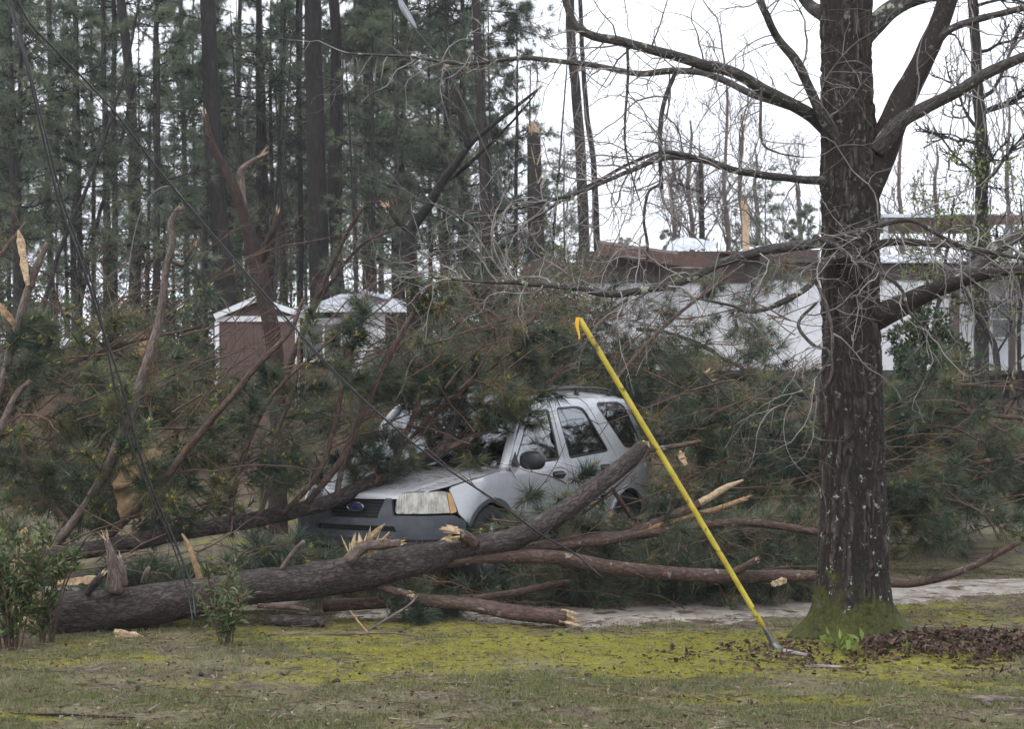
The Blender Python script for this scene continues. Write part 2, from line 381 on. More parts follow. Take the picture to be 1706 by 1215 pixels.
def bark_mat(name, dark, mid, light, scale, stretch, bd=.02, patch=None, rough=.8, moss=None):
    m, t, b = newmat(name); v = coord(t, 'tc', stretch)
    nn = N_(t, 'TexNoise'); nn.inputs['Scale'].default_value = scale * .9; nn.inputs['Detail'].default_value = 5; t.links.new(v, nn.inputs['Vector'])
    mp = N_(t, 'VectorMath', operation='ADD'); sc_ = N_(t, 'VectorMath', operation='SCALE'); sc_.inputs['Scale'].default_value = 2.6 / scale; t.links.new(nn.outputs['Color'], sc_.inputs[0])
    t.links.new(v, mp.inputs[0]); t.links.new(sc_.outputs[0], mp.inputs[1])
    vo = N_(t, 'TexVoronoi', feature='DISTANCE_TO_EDGE'); vo.inputs['Scale'].default_value = scale; t.links.new(mp.outputs[0], vo.inputs['Vector'])
    fine = noise_(t, v, scale * 1.7, 8, .75)
    ck = N_(t, 'Math', operation='MULTIPLY_ADD'); t.links.new(fine, ck.inputs[0]); ck.inputs[1].default_value = .55; t.links.new(vo.outputs['Distance'], ck.inputs[2])
    crack = ramp(t, ck.outputs[0], [(.20, (.12, .12, .12)), (.50, (1, 1, 1))])
    base = mixc(t, .5, ramp(t, noise_(t, v, scale * 3.1, 8, .7), [(.28, mid), (.75, light)]), ramp(t, noise_(t, coord(t, 'tc'), 4, 4), [(.3, tuple(x * .55 for x in mid)), (.7, tuple(min(1, x * 1.15) for x in light))]))
    col = mixc(t, crack, dark, base)
    if patch:
        for (pc, ps, pt) in patch:
            pf = ramp(t, noise_(t, coord(t, 'tc'), ps, 4, .7), [(pt, (0, 0, 0)), (pt + .025, (1, 1, 1))]); col = mixc(t, pf, col, pc)
    if moss:       # (colour, height below which it grows, softness)
        tcn = N_(t, 'TexCoord'); sx = N_(t, 'SeparateXYZ'); t.links.new(tcn.outputs['Object'], sx.inputs[0])
        mr = N_(t, 'MapRange'); mr.inputs[1].default_value = moss[1]; mr.inputs[2].default_value = moss[1] - moss[2]; t.links.new(sx.outputs['Z'], mr.inputs[0])
        nz = noise_(t, coord(t, None), 4.5, 5, .65); ad = N_(t, 'Math', operation='ADD'); t.links.new(mr.outputs[0], ad.inputs[0]); t.links.new(nz, ad.inputs[1])
        pf = ramp(t, ad.outputs[0], [(.98, (0, 0, 0)), (1.0, (1, 1, 1))])
        pf2 = N_(t, 'Math', operation='SUBTRACT'); t.links.new(ad.outputs[0], pf2.inputs[0]); pf2.inputs[1].default_value = .45
        pf = ramp(t, pf2.outputs[0], [(.48, (0, 0, 0)), (.68, (1, 1, 1))])
        mc = ramp(t, noise_(t, coord(t, None), 60, 3), [(.3, tuple(x * .45 for x in moss[0])), (.7, moss[0])])
        col = mixc(t, pf, col, mc)
    t.links.new(col, b.inputs['Base Color']); b.inputs['Roughness'].default_value = rough; b.inputs['Specular IOR Level'].default_value = .25
    ht = mixc(t, .45, crack, noise_(t, v, scale * 3, 8, .75)); bump(t, b, ht, .9, bd)
    return m
MT = {}
MT['oak'] = oak_mat()
MT['oak_limb'] = bark_mat('oak_limb_bark', (.010, .009, .008), (.036, .030, .027), (.115, .105, .094), 38, (1, 1, .3), .008, patch=[((.26, .29, .22), 9, .60)])
MT['twig'] = mat_noise('oak_twig_bark', [(.35, (.10, .085, .078)), (.58, (.25, .23, .215)), (.8, (.36, .36, .33))], 7, .85, None, bstr=0)
MT['pine'] = bark_mat('pine_bark', (.012, .009, .008), (.046, .034, .031), (.120, .097, .090), 30, (1, 1, .38), .022, patch=[((.13, .14, .105), 8, .66)])
MT['pine_stem'] = bark_mat('pine_stem_bark', (.020, .012, .010), (.068, .040, .031), (.155, .105, .085), 36, (1, 1, .3), .006, patch=[((.21, .20, .18), 7, .62), ((.22, .10, .05), 9, .66)])
MT['pine_grey'] = bark_mat('pine_grey_branch', (.035, .025, .021), (.105, .076, .064), (.21, .17, .15), 36, (1, 1, .25), .005, patch=[((.20, .12, .08), 7, .62)])
MT['dark_wood'] = bark_mat('wet_dark_bark', (.004, .004, .003), (.014, .012, .011), (.034, .030, .027), 30, (1, 1, .3), .008)
MT['far_bark'] = mat_noise('standing_pine_bark', [(.3, (.012, .010, .009)), (.6, (.030, .025, .023)), (.8, (.062, .052, .047))], 14, .9, 'tc', (1, 1, .3), bstr=.8, bdist=.03)
MT['split'] = mat_noise('split_wood', [(.3, (.20, .125, .07)), (.5, (.40, .29, .18)), (.75, (.56, .46, .33))], 40, .75, None, (1, 1, 1), bstr=.5, bdist=.004)
MT['split_dull'] = mat_noise('old_split_wood', [(.3, (.16, .09, .045)), (.7, (.38, .26, .15))], 30, .8, None, bstr=.5, bdist=.004)
MT['twig_pine'] = mat_noise('pine_twig', [(.35, (.050, .031, .022)), (.7, (.15, .098, .072))], 11, .85, None, bstr=0)
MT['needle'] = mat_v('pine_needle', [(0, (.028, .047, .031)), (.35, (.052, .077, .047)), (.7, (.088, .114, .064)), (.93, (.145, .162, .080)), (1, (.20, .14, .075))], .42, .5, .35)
MT['needle_far'] = mat_v('far_pine_needle', [(0, (.095, .130, .088)), (.5, (.145, .185, .120)), (1, (.21, .245, .15))], .6, .3, .5)  # paler than the near needles: distance haze is put into the colour
MT['catkin'] = mat_v('pollen_cone', [(0, (.16, .15, .03)), (1, (.42, .38, .10))], .7, .2, .15)
MT['leaf'] = mat_v('shrub_leaf', [(0, (.045, .070, .028)), (.6, (.085, .12, .045)), (1, (.15, .185, .075))], .45, .4, .3)
MT['leaf_dark'] = mat_v('evergreen_leaf', [(0, (.012, .028, .010)), (.6, (.025, .055, .016)), (1, (.07, .11, .03))], .4, .45, .2)
MT['leaf_young'] = mat_v('young_leaf', [(0, (.10, .15, .03)), (1, (.22, .28, .07))], .5, .3, .4)
MT['pine_dark'] = bark_mat('wet_pine_bark', (.010, .006, .005), (.030, .019, .016), (.072, .048, .040), 34, (1, 1, .3), .008)
# ================================================================== ground
def gsp(a, b, s): return np.arange(a, b, s)
xs = np.concatenate([[-900, -400, -200, -120], gsp(-80, -20, 4), gsp(-20, -7, .6), gsp(-7, 7, .05), gsp(7, 20, .6), gsp(20, 80, 4), [80, 120, 200, 400, 900]])
ys = np.concatenate([[-60, -20, 0], gsp(2, 7.5, .5), gsp(7.5, 18, .05), gsp(18, 60, .6), gsp(60, 140, 4), [140, 200, 300, 500, 900, 1800]])
GX_, GY_ = np.meshgrid(xs, ys); GZ_ = terrain(GX_, GY_)
near = sstep(6, 8, GY_) * (1 - sstep(17, 19, GY_)) * (1 - sstep(6.3, 7, np.abs(GX_)))
GZ_ = GZ_ + near * ((fbm(GX_ * 5, GY_ * 5, 1., 3) - .5) * .035 + (fbm(GX_ * 16, GY_ * 16, 2., 2) - .5) * .016)
nx, ny = len(xs), len(ys)
gi = np.arange(ny - 1)[:, None] * nx; gj = np.arange(nx - 1)[None]
g = MB().add(np.stack([GX_, GY_, GZ_], -1).reshape(-1, 3), np.stack([gi + gj, gi + gj + 1, gi + nx + gj + 1, gi + nx + gj], -1).reshape(-1, 4))
def moss_amount(x, y):               # where the moss carpet grows
    band = np.exp(-((y - 11.2 - .12 * x) / 1.3) ** 2) * (.35 + .65 * sstep(-3.2, -.6, x))
    return band * .68 + (fbm(x * 1.1, y * 1.9, 4., 5) - .5) * 1.9
m, t, b = newmat('lawn_ground')
v = coord(t, 'tc'); sx = N_(t, 'SeparateXYZ'); t.links.new(v, sx.inputs[0])
dirt = ramp(t, noise_(t, v, 9, 7, .7), [(.3, (.042, .031, .024)), (.5, (.105, .082, .063)), (.68, (.20, .168, .13))])
dry = ramp(t, noise_(t, v, 22, 5, .7), [(.3, (.095, .086, .046)), (.55, (.175, .157, .092)), (.75, (.26, .23, .145))])
lawn = mixc(t, ramp(t, noise_(t, v, 2.1, 5, .65), [(.42, (0, 0, 0)), (.56, (1, 1, 1))]), dirt, dry)
mossc = ramp(t, noise_(t, v, 34, 5, .7), [(.3, (.070, .067, .016)), (.5, (.19, .178, .031)), (.75, (.30, .28, .066))])
at = N_(t, 'Attribute', attribute_name='v')
mm = N_(t, 'Math', operation='ADD'); t.links.new(at.outputs['Fac'], mm.inputs[0])
m2 = N_(t, 'Math', operation='MULTIPLY_ADD'); t.links.new(noise_(t, v, 9, 8, .8), m2.inputs[0]); m2.inputs[1].default_value = 2.0; m2.inputs[2].default_value = -.93
t.links.new(m2.outputs[0], mm.inputs[1])
lawn = mixc(t, ramp(t, mm.outputs[0], [(.36, (0, 0, 0)), (.58, (1, 1, 1))]), lawn, mossc)
forest = ramp(t, noise_(t, v, 1.3, 6, .7), [(.3, (.035, .022, .015)), (.6, (.085, .050, .033)), (.8, (.06, .07, .03))])
fr = N_(t, 'MapRange'); t.links.new(sx.outputs['Y'], fr.inputs[0]); fr.inputs[1].default_value = 21; fr.inputs[2].default_value = 27
lawn = mixc(t, fr.outputs[0], lawn, forest)
t.links.new(lawn, b.inputs['Base Color']); b.inputs['Roughness'].default_value = .9; b.inputs['Specular IOR Level'].default_value = .15
bump(t, b, noise_(t, v, 45, 6, .75), .9, .02)
gx, gy = GX_.ravel(), GY_.ravel()
g.C = [np.clip(np.where((gy > 5) & (gy < 22), moss_amount(gx, gy), 0) , 0, 1)]
structure('ground', g, m)

# sandy driveway, a thin sheet with a ragged edge laid on the ground
dv = MB()
def drive(name, cl, w0, seed):
    cl = crom(np.array(cl, float), 90); k = 14; V = []; W = w0
    for i, (x, y) in enumerate(cl):
        tdir = unit(cl[min(i + 1, 89)] - cl[max(i - 1, 0)]); nrm = np.array([-tdir[1], tdir[0]])
        for j in range(k + 1):
            u = j / k * 2 - 1; e = abs(u) ** 6
            o = u * W + e * (float(fbm(x * 1.7 + u * 3, y * 1.7, seed, 4)) - .5) * 1.3
            q = np.array([x, y]) + nrm * o
            V.append((q[0], q[1], tz(q[0], q[1]) + .022 - .055 * abs(u)**3))
    i = np.arange(89)[:, None] * (k + 1); j = np.arange(k)[None]
    dv.add(V, np.stack([i + j, i + k + 1 + j, i + k + 2 + j, i + j + 1], -1).reshape(-1, 4))
drive('d', [(-9, 15.8), (-4, 14.6), (-1.2, 13.7), (.6, 13.35), (2.2, 14.0), (4, 14.9), (6.5, 15.6), (12, 16.5)], .78, 3.)
m_sand = mat_noise('driveway_sand', [(.3, (.16, .135, .115)), (.5, (.27, .24, .21)), (.72, (.40, .37, .335))], 5, .9, 'tc', bstr=.6, bdist=.015, bscale=30, spec=.1, patch=((.09, .07, .05), 3.2, .57))
structure('driveway', dv, m_sand)

# short grass, moss tips and weeds on the near lawn
gr = MB(); rg = np.random.default_rng(21)
n = 330000
yy = 1 / rg.uniform(1 / 17.5, 1 / 8.3, n); xx = (rg.uniform(-40, 1746, n) - 853) / F * yy
ma = moss_amount(xx, yy); gp = fbm(xx * 2.2, yy * 2.2, 8., 4) + (yy < 10.4) * .10
offroad = np.abs(yy - np.interp(xx, [-9, -4, -1.2, .6, 2.2, 4, 6.5, 12], [15.8, 14.6, 13.7, 13.35, 14.0, 14.9, 15.6, 16.5])) > .55 + .35 * (fbm(xx * 2, yy * 2, 5., 3) - .5)
keep = (rg.uniform(size=n) < np.clip((gp - .38) * 4, .06, 1)) & offroad & ~((xx > 1.9) & (xx < 4.2) & (np.abs(yy - 11.6) < .5) & (rg.uniform(size=n) < .8))
xx, yy, ma, gp = xx[keep], yy[keep], ma[keep], gp[keep]; n = len(xx)
zz = terrain(xx, yy) + (fbm(xx * 5, yy * 5, 1., 3) - .5) * .035
mossy = ma + (fbm(xx * 9, yy * 9, 6., 3) - .5) * 1.6 > .34
h = np.where(mossy, rg.uniform(.006, .016, n), rg.uniform(.014, .045, n)) * np.where(rg.uniform(size=n) < .04, 1.9, 1)
B = np.stack([xx, yy, zz - .003], -1); D = unit(np.stack([rg.normal(0, .6, n), rg.normal(0, .6, n), np.ones(n)], -1)); S = perp(D, rg) * .0026
V = np.stack([B - S, B + S, B + D * h[:, None]], 1).reshape(-1, 3)
cv = np.where(mossy, rg.uniform(.62, .95, n), np.clip(rg.uniform(0, .6, n) + (gp - .5) * .2, 0, .6))
gr.add(V, None, np.arange(n * 3).reshape(-1, 3), None, np.repeat(cv, 3))
m_grass = mat_v('lawn_blades', [(0, (.27, .23, .15)), (.25, (.19, .175, .085)), (.45, (.11, .14, .045)), (.6, (.08, .12, .03)), (.64, (.15, .143, .028)), (.95, (.30, .28, .062))], .7, .2, .25)
o = structure('lawn_grass', gr, m_grass, False); o['kind'] = 'stuff'; o['label'] = 'short patchy grass and moss tips over the lawn'; o['category'] = 'grass'

# fallen leaves: a dark heap round the oak foot and a sprinkling over the lawn
lf = MB(); n = 4400
lx = 2.95 + rg.normal(0, .72, n); ly = 11.30 + rg.normal(0, .33, n) + .12 * np.abs(rg.normal(0, 1, n)) * (lx > 2.6)
kk = rg.uniform(size=n) < np.clip(fbm(lx * 2.3, ly * 2.3, 12., 3) * 2.6 - .55, .03, 1); lx, ly = lx[kk], ly[kk]; n = len(lx); rr = np.hypot((lx - 3.05) / 1.25, (ly - 11.4) / .55)
hgt = .13 * np.clip(1 - rr, 0, 1) * (fbm(lx * 4, ly * 4, 2., 3))
B = np.stack([lx, ly, terrain(lx, ly) + hgt * rg.uniform(.2, 1, n) + .004], -1)
leaves(lf, B, np.stack([rg.normal(size=n), rg.normal(size=n), rg.normal(0, .35, n) + .1], -1), rg.uniform(.03, .075, n), rg.uniform(.015, .035, n), rg, c=rg.uniform(.05, .75, n)**1.2, curl=.5)
n = 5200; ly = 1 / rg.uniform(1 / 17, 1 / 8.3, n); lx = (rg.uniform(-40, 1746, n) - 853) / F * ly
B = np.stack([lx, ly, terrain(lx, ly) + .008], -1)
leaves(lf, B, np.stack([rg.normal(size=n), rg.normal(size=n), rg.normal(0, .2, n)], -1), rg.uniform(.014, .045, n), rg.uniform(.008, .022, n), rg, c=rg.uniform(.2, 1, n), curl=.4)
m_litter = mat_v('leaf_litter', [(0, (.020, .013, .010)), (.4, (.058, .033, .024)), (.65, (.12, .076, .054)), (.85, (.20, .16, .11)), (1, (.30, .27, .20))], .75, .25)
o = structure('leaf_litter', lf, m_litter, False); o['kind'] = 'stuff'; o['label'] = 'dark dead leaves heaped at the oak foot and strewn over the lawn'; o['category'] = 'leaves'
# bark crumbs and needle straw under the wreckage
st = MB(); n = 14000; ly = 1 / rg.uniform(1 / 17, 1 / 8.4, n); lx = (rg.uniform(-40, 1746, n) - 853) / F * ly
k = rg.uniform(size=n) < np.clip(.25 + 1.2 * sstep(12.0, 13.2, ly), 0, 1); lx, ly = lx[k], ly[k]; n = len(lx)
A = np.stack([lx, ly, terrain(lx, ly) + .012], -1); th = rg.uniform(0, 6.28, n); l = rg.uniform(.04, .16, n)
sticks(st, A, A + np.stack([np.cos(th) * l, np.sin(th) * l, rg.uniform(-.004, .02, n)], -1), rg.uniform(.001, .004, n), .001, 3, rg.uniform(.1, 1, n))
o = structure('ground_twigs', st, m_litter, False); o['kind'] = 'stuff'; o['label'] = 'fine broken twigs and needle straw on the ground'; o['category'] = 'twigs'

# ================================================================== buildings
MT['siding'] = mat_noise('grey_white_siding', [(.3, (.52, .53, .56)), (.7, (.64, .65, .68))], 3, .6, None, (1, 1, .2), bstr=.15, bdist=.01, bscale=12)
MT['brown'] = mat_noise('brown_paint', [(.3, (.045, .030, .028)), (.7, (.085, .058, .052))], 4, .6, None, (1, 1, .4), bstr=.2, bdist=.01)
MT['rust'] = mat_noise('red_brown_board', [(.3, (.062, .035, .030)), (.7, (.11, .062, .052))], 4, .6, None, bstr=.2, bdist=.01)
MT['tin'] = mat_noise('roof_tin', [(.3, (.42, .45, .50)), (.7, (.60, .62, .66))], 2, .35, None, (1, 1, 1), bstr=.1, bdist=.01, metallic=.35)
MT['trim'] = mat_noise('white_trim', [(.3, (.52, .53, .55)), (.7, (.66, .67, .69))], 3, .55, None, bstr=.1, bdist=.005)
MT['dark'] = mat_plain('dark_void', (.02, .02, .02), .8)
MT['skirt'] = mat_plain('dark_skirting', (.05, .042, .038), .8)
MT['shed_brown'] = mat_noise('shed_brown_siding', [(.3, (.060, .037, .032)), (.7, (.105, .068, .058))], 5, .7, None, (1, 1, .2), bstr=.3, bdist=.01)
m, t, b = newmat('window_glass'); b.inputs['Base Color'].default_value = (.05, .06, .06, 1); b.inputs['Roughness'].default_value = .08; b.inputs['Specular IOR Level'].default_value = .6; MT['glass_dark'] = m

def at_(px, py, d): return P(px, py, d)
# --- mobile home
D0 = 41.5; S_ = F / D0
def mx_(px): return (px - 853) / S_
def mz_(py): return CAMH - (py - HOR) / S_
x0, x1 = mx_(885), mx_(2050); zb, zt = mz_(617), mz_(466)
gz = tz(mx_(1300), D0)
home = thing('mobile_home', 'long pale grey mobile home with brown fascia and torn up roof', 'mobile home', (mx_(1300), D0 + 2, gz))
pw = 1.22; k = 0; x = x0
win = [(mx_(1652), mx_(1682), mz_(562), mz_(502))]
while x < x1 - .1:
    q = MB(); xe = min(x + pw, x1)
    box(q, (x + .006, D0, zb), (xe - .006, D0 + .05, zt - .004))
    for r in range(1, 6): box(q, (x + r * pw / 6 - .011, D0 - .006, zb + .01), (x + r * pw / 6 + .011, D0 + .001, zt - .012))
    part('panel', q, MT['siding'], home, smooth=False); x += pw
q = MB(); box(q, (x0 + .02, D0 + .06, zb - .06), (x1, D0 + 4.2, zt + .2)); part('core', q, MT['dark'], home, smooth=False)
q = MB(); box(q, (x0 - .05, D0 + .02, gz - .6), (x1, D0 + .12, zb - .02)); part('skirting', q, MT['skirt'], home, smooth=False)
q = MB(); box(q, (x0 - .2, D0 - .04, zt), (x1, D0 + .3, zt + .42)); box(q, (mx_(960), D0 - .06, zt - .08), (mx_(1262), D0 + .4, zt + .70)); part('fascia', q, MT['brown'], home, smooth=False)
q = MB(); box(q, (mx_(1262), D0 - .30, zt + .40), (mx_(1362), D0 + .5, zt + .72)); part('fascia_board', q, MT['brown'], home, smooth=False)
q = MB()   # low metal roof with ribs
V = []; nxr = 40
for i in range(nxr + 1):
    xx_ = mx_(1440) + (x1 - mx_(1440)) * i / nxr
    V += [(xx_, D0 - .22, zt + .44), (xx_, D0 + 2.2, zt + .80), (xx_, D0 + 4.5, zt + .44), (xx_, D0 - .22, zt + .40)]
q.add(V, [(4 * i + a, 4 * i + 4 + a, 4 * i + 5 + a, 4 * i + 1 + a) for i in range(nxr) for a in (0, 1)] + [(4 * i + 3, 4 * i + 7, 4 * i + 4, 4 * i) for i in range(nxr)])
for i in range(0, nxr, 2):
    xx_ = mx_(1440) + (x1 - mx_(1440)) * i / nxr; bar(q, (xx_, D0 - .22, zt + .455), (xx_, D0 + 2.2, zt + .815), .05, .03)
part('roof', q, MT['tin'], home, smooth=False)
q = MB(); bar(q, at_(996, 409, D0 - .5), at_(1130, 428, D0 - .5), .8, .06, up=(0, -.35, 1)); bar(q, at_(994, 414, D0 - .9), at_(1205, 444, D0 - .9), .06, .27); part('roof_flap', q, MT['rust'], home, smooth=False)
q = MB(); bar(q, at_(1196, 424, D0), at_(1262, 430, D0), 1.5, .05); part('roof_flap', q, MT['rust'], home, smooth=False)
q = MB(); r2 = np.random.default_rng(3)   # peeled roof sheet standing in crumples
V = []; 
for i in range(13):
    for j in range(9):
        u, w_ = i / 12, j / 8; p = at_(1105 + 80 * u + 10 * w_, 420 - 24 * w_ * (1 - abs(u - .35)) - 6 * u, D0 + 1 + .5 * w_)
        V.append(p + r2.normal(0, .015, 3))
q.add(V, [(i * 9 + j, i * 9 + 9 + j, i * 9 + 10 + j, i * 9 + j + 1) for i in range(12) for j in range(8)])
part('peeled_sheet', q, MT['tin'], home, smooth=False)
q = MB(); V = []
for i in range(17):
    for j in range(5):
        u, w_ = i / 16, j / 4; p = at_(1165 + 205 * u, 432 - 17 * w_ + 6 * math.sin(u * 9), D0 + .8 + 1.5 * w_); V.append(p + r2.normal(0, .03, 3))
q.add(V, [(i * 5 + j, i * 5 + 5 + j, i * 5 + 6 + j, i * 5 + j + 1) for i in range(16) for j in range(4)]); part('peeled_sheet', q, MT['tin'], home, smooth=False)
for (a, b_, c_, d_) in win:
    q = MB(); box(q, (a, D0 - .05, c_), (b_, D0 - .02, d_)); w = part('window', q, MT['glass_dark'], home, smooth=False)
    q = MB(); f_ = .05
    box(q, (a - f_, D0 - .08, c_ - f_), (a, D0 - .011, d_ + f_)); box(q, (b_, D0 - .08, c_ - f_), (b_ + f_, D0 - .011, d_ + f_)); box(q, (a + .001, D0 - .075, c_ - f_), (b_ - .001, D0 - .011, c_)); box(q, (a + .001, D0 - .075, d_), (b_ - .001, D0 - .011, d_ + f_)); box(q, (a + .002, D0 - .07, (c_ + d_) / 2 - .02), (b_ - .002, D0 - .051, (c_ + d_) / 2 + .02))
    part('frame', q, MT['trim'], w, smooth=False)
for px, w_, mt in ((1590, .2, 'brown'), (1641, .16, 'brown'), (1686, .14, 'brown')):
    q = MB(); xx_ = mx_(px) * (D0 - 1.3) / D0; box(q, (xx_ - w_ / 2, D0 - 1.3 - w_ / 2, tz(xx_, D0 - 1.3) - .2), (xx_ + w_ / 2, D0 - 1.3 + w_ / 2, zt + .06)); part('porch_post', q, MT[mt], home, smooth=False)
q = MB(); box(q, (mx_(1572), D0 - 1.5, zt + .05), (x1, D0 - .05, zt + .12)); part('porch_roof', q, MT['brown'], home, smooth=False)
q = MB(); box(q, (mx_(1575), D0 - 1.5, zb - .12), (x1, D0 - .05, zb - .04)); part('porch_floor', q, MT['brown'], home, smooth=False)
# --- snapped stud standing on the roof
q = MB(); bar(q, at_(1243, 432, D0 + 1.5), at_(1241, 344, D0 + 1.5), .12, .16); splinters(q, at_(1241, 344, D0 + 1.5), (0, 0, 1), .08, .35, r2, 6)
solo('broken_stud', q, MT['split'], 'splintered raw timber stud sticking up through the mobile home roof', 'timber', at_(1243, 432, D0 + 1.5), smooth=False)
# --- carport roof behind the mobile home
D1 = 50.; cp = thing('carport', 'flat grey carport roof with red brown edge behind the mobile home', 'carport', GX(1590, D1))
q = MB(); a, b_ = at_(1470, 362, D1), at_(1694, 362, D1); box(q, (a[0], D1, a[2]), (b_[0], D1 + 5, a[2] + .1)); part('roof', q, MT['tin'], cp, smooth=False)
q = MB(); box(q, (a[0] + 1.6, D1 - .08, a[2] - .22), (b_[0] + .1, D1 - .01, a[2] + .06)); part('fascia', q, MT['rust'], cp, smooth=False)
for px in (1480, 1685):
    for dd in (.3, 4.6):
        q = MB(); xx_ = at_(px, 400, D1)[0]; box(q, (xx_ - .06, D1 + dd, tz(xx_, D1 + dd) - .1), (xx_ + .06, D1 + dd + .12, a[2] - .005)); part('post', q, MT['trim'], cp, smooth=False)

# --- shed
D2 = 38.; gz2 = tz(at_(500, 600, D2)[0], D2)
shed = thing('shed', 'small brown shed with white trim and pale metal gable roof', 'shed', (at_(500, 600, D2)[0], D2 + 1, gz2))
def sx_(px): return (px - 853) / F * D2
def sz_(py): return CAMH - (py - HOR) / F * D2
def quad3(mb, pts, th, nrm):
    pts = np.array(pts, float); n_ = unit(np.array(nrm, float)) * th; k = len(pts)
    V = np.vstack([pts, pts + n_]); Q = [(i, (i + 1) % k, k + (i + 1) % k, k + i) for i in range(k)]
    mb.add(V, Q + ([(0, 1, 2, 3), (7, 6, 5, 4)] if k == 4 else []), None if k == 4 else [(0, 1, 2), (5, 4, 3)])
def plankwall(name, xa, xb, ya, za, zb_, mt, pw, parent):
    n_ = max(1, round((xb - xa) / pw)); w_ = (xb - xa) / n_
    for i in range(n_):
        q = MB(); box(q, (xa + i * w_ + .004, ya, za), (xa + (i + 1) * w_ - .004, ya + .03, zb_)); part(name, q, MT[mt], parent, smooth=False)
za = gz2 - .1
plankwall('plank', sx_(362), sx_(497), D2, za, sz_(531), 'shed_brown', .2, shed)
q = MB(); box(q, (sx_(364), D2 + .05, za), (sx_(500), D2 + 2.6, sz_(532))); part('core', q, MT['shed_brown'], shed, smooth=False)
q = MB(); V = [(sx_(366), D2 + .02, sz_(527)), (sx_(500), D2 + .02, sz_(527)), (sx_(428), D2 + .02, sz_(502))]; quad3(q, V, .05, (0, 1, 0)); part('gable', q, MT['shed_brown'], shed, smooth=False)
q = MB()
for a_, b2 in (((358, 527), (428, 497)), ((428, 497), (512, 527))):
    pa = np.array([sx_(a_[0]), D2 - .12, sz_(a_[1])]); pb = np.array([sx_(b2[0]), D2 - .12, sz_(b2[1])]); bk = np.array([0, 2.9, 0]); quad3(q, [pa, pb, pb + bk, pa + bk], .05, (0, 0, 1))
part('roof', q, MT['tin'], shed, smooth=False)
q = MB(); bar(q, (sx_(359), D2 - .14, sz_(528)), (sx_(428), D2 - .14, sz_(499)), .03, .12); bar(q, (sx_(428), D2 - .14, sz_(499)), (sx_(511), D2 - .14, sz_(528)), .03, .12); part('rake_trim', q, MT['trim'], shed, smooth=False)
q = MB(); box(q, (sx_(360), D2 - .05, sz_(536)), (sx_(500), D2 - .005, sz_(527))); part('eave_trim', q, MT['trim'], shed, smooth=False)
for px in (362, 496):
    q = MB(); box(q, (sx_(px) - .05, D2 - .06, za), (sx_(px) + .05, D2 - .002, sz_(537))); part('corner_trim', q, MT['trim'], shed, smooth=False)
# right bay with window and white panel
plankwall('plank', sx_(506), sx_(572), D2 + .1, za, sz_(605), 'shed_brown', .2, shed)
q = MB(); box(q, (sx_(503), D2 + .14, za), (sx_(640), D2 + 2.4, sz_(516))); part('core', q, MT['skirt'], shed, smooth=False)
q = MB(); box(q, (sx_(572), D2 + .06, sz_(655)), (sx_(641), D2 + .12, sz_(517))); part('panel', q, MT['trim'], shed, smooth=False)
q = MB(); box(q, (sx_(507), D2 + .09, sz_(596)), (sx_(569), D2 + .12, sz_(541))); w = part('window', q, MT['glass_dark'], shed, smooth=False)
q = MB(); box(q, (sx_(505), D2 + .05, sz_(604)), (sx_(571), D2 + .13, sz_(597))); box(q, (sx_(505), D2 + .05, sz_(541)), (sx_(571), D2 + .13, sz_(530))); box(q, (sx_(567), D2 + .055, sz_(597)), (sx_(571), D2 + .125, sz_(541))); box(q, (sx_(537), D2 + .06, sz_(597)), (sx_(540), D2 + .10, sz_(541))); part('frame', q, MT['trim'], w, smooth=False)
q = MB()
for a_, b2 in (((498, 518), (600, 487)), ((600, 487), (684, 507))):
    pa = np.array([sx_(a_[0]), D2 - .25, sz_(a_[1])]); pb = np.array([sx_(b2[0]), D2 + .9, sz_(b2[1])]); bk = np.array([0, 2.2, 0]); quad3(q, [pa, pb, pb + bk, pa + bk], .05, (0, 0, 1))
    for i in range(9):
        f0 = i / 9; p_ = pa + (pb - pa) * f0; bar(q, p_ + (0, 0, .06), p_ + bk + (0, 0, .06), .05, .04)
quad3(q, [(sx_(498), D2 - .25, sz_(521)), (sx_(684), D2 - .25, sz_(521)), (sx_(640), D2 + .9, sz_(489)), (sx_(560), D2 + .9, sz_(489))], .04, (0, 0, 1))
part('roof', q, MT['tin'], shed, smooth=False)

# ================================================================== standing wood
rb = np.random.default_rng(11)
def pine_crown(H, h0, nb, Lb, seed, M=16):
    r = np.random.default_rng(seed); wood, leaf = MB(), MB()
    z = h0 + (H - h0) * r.uniform(0, 1, nb) ** .85; a = r.uniform(0, 2 * math.pi, nb)
    f_ = (z - h0) / (H - h0); L = Lb * (1 - .72 * f_) * r.uniform(.6, 1.15, nb)
    D = np.stack([np.cos(a), np.sin(a), r.uniform(-.05, .35, nb) + .4 * f_], -1)
    p0 = np.stack([np.cos(a) * .08, np.sin(a) * .08, z], -1)
    boughs(p0, D, L, r, wood, leaf, K=5, m=4, sag=.18, r0=.028, nl=.30, M=M, w=.018, rscale=1.)
    return wood, leaf
VAR = []
LPV = [('middling pine of the standing wood with green boughs from head height up', 'middling pines of the wood'), ('tall pine of the standing wood with a bare lower trunk', 'tall pines of the wood with bare lower trunks'), ('short young pine of the standing wood, green nearly to the ground', 'short young pines of the wood'),
       ('tallest slender pine of the standing wood with its crown held high', 'tallest slender pines of the wood'), ('narrow young pine of the standing wood with sparse boughs down to the ground', 'narrow young pines of the wood')]
GP = 'slender green pines of the standing wood'; LP = 'slender green pine of the standing wood behind the shed'
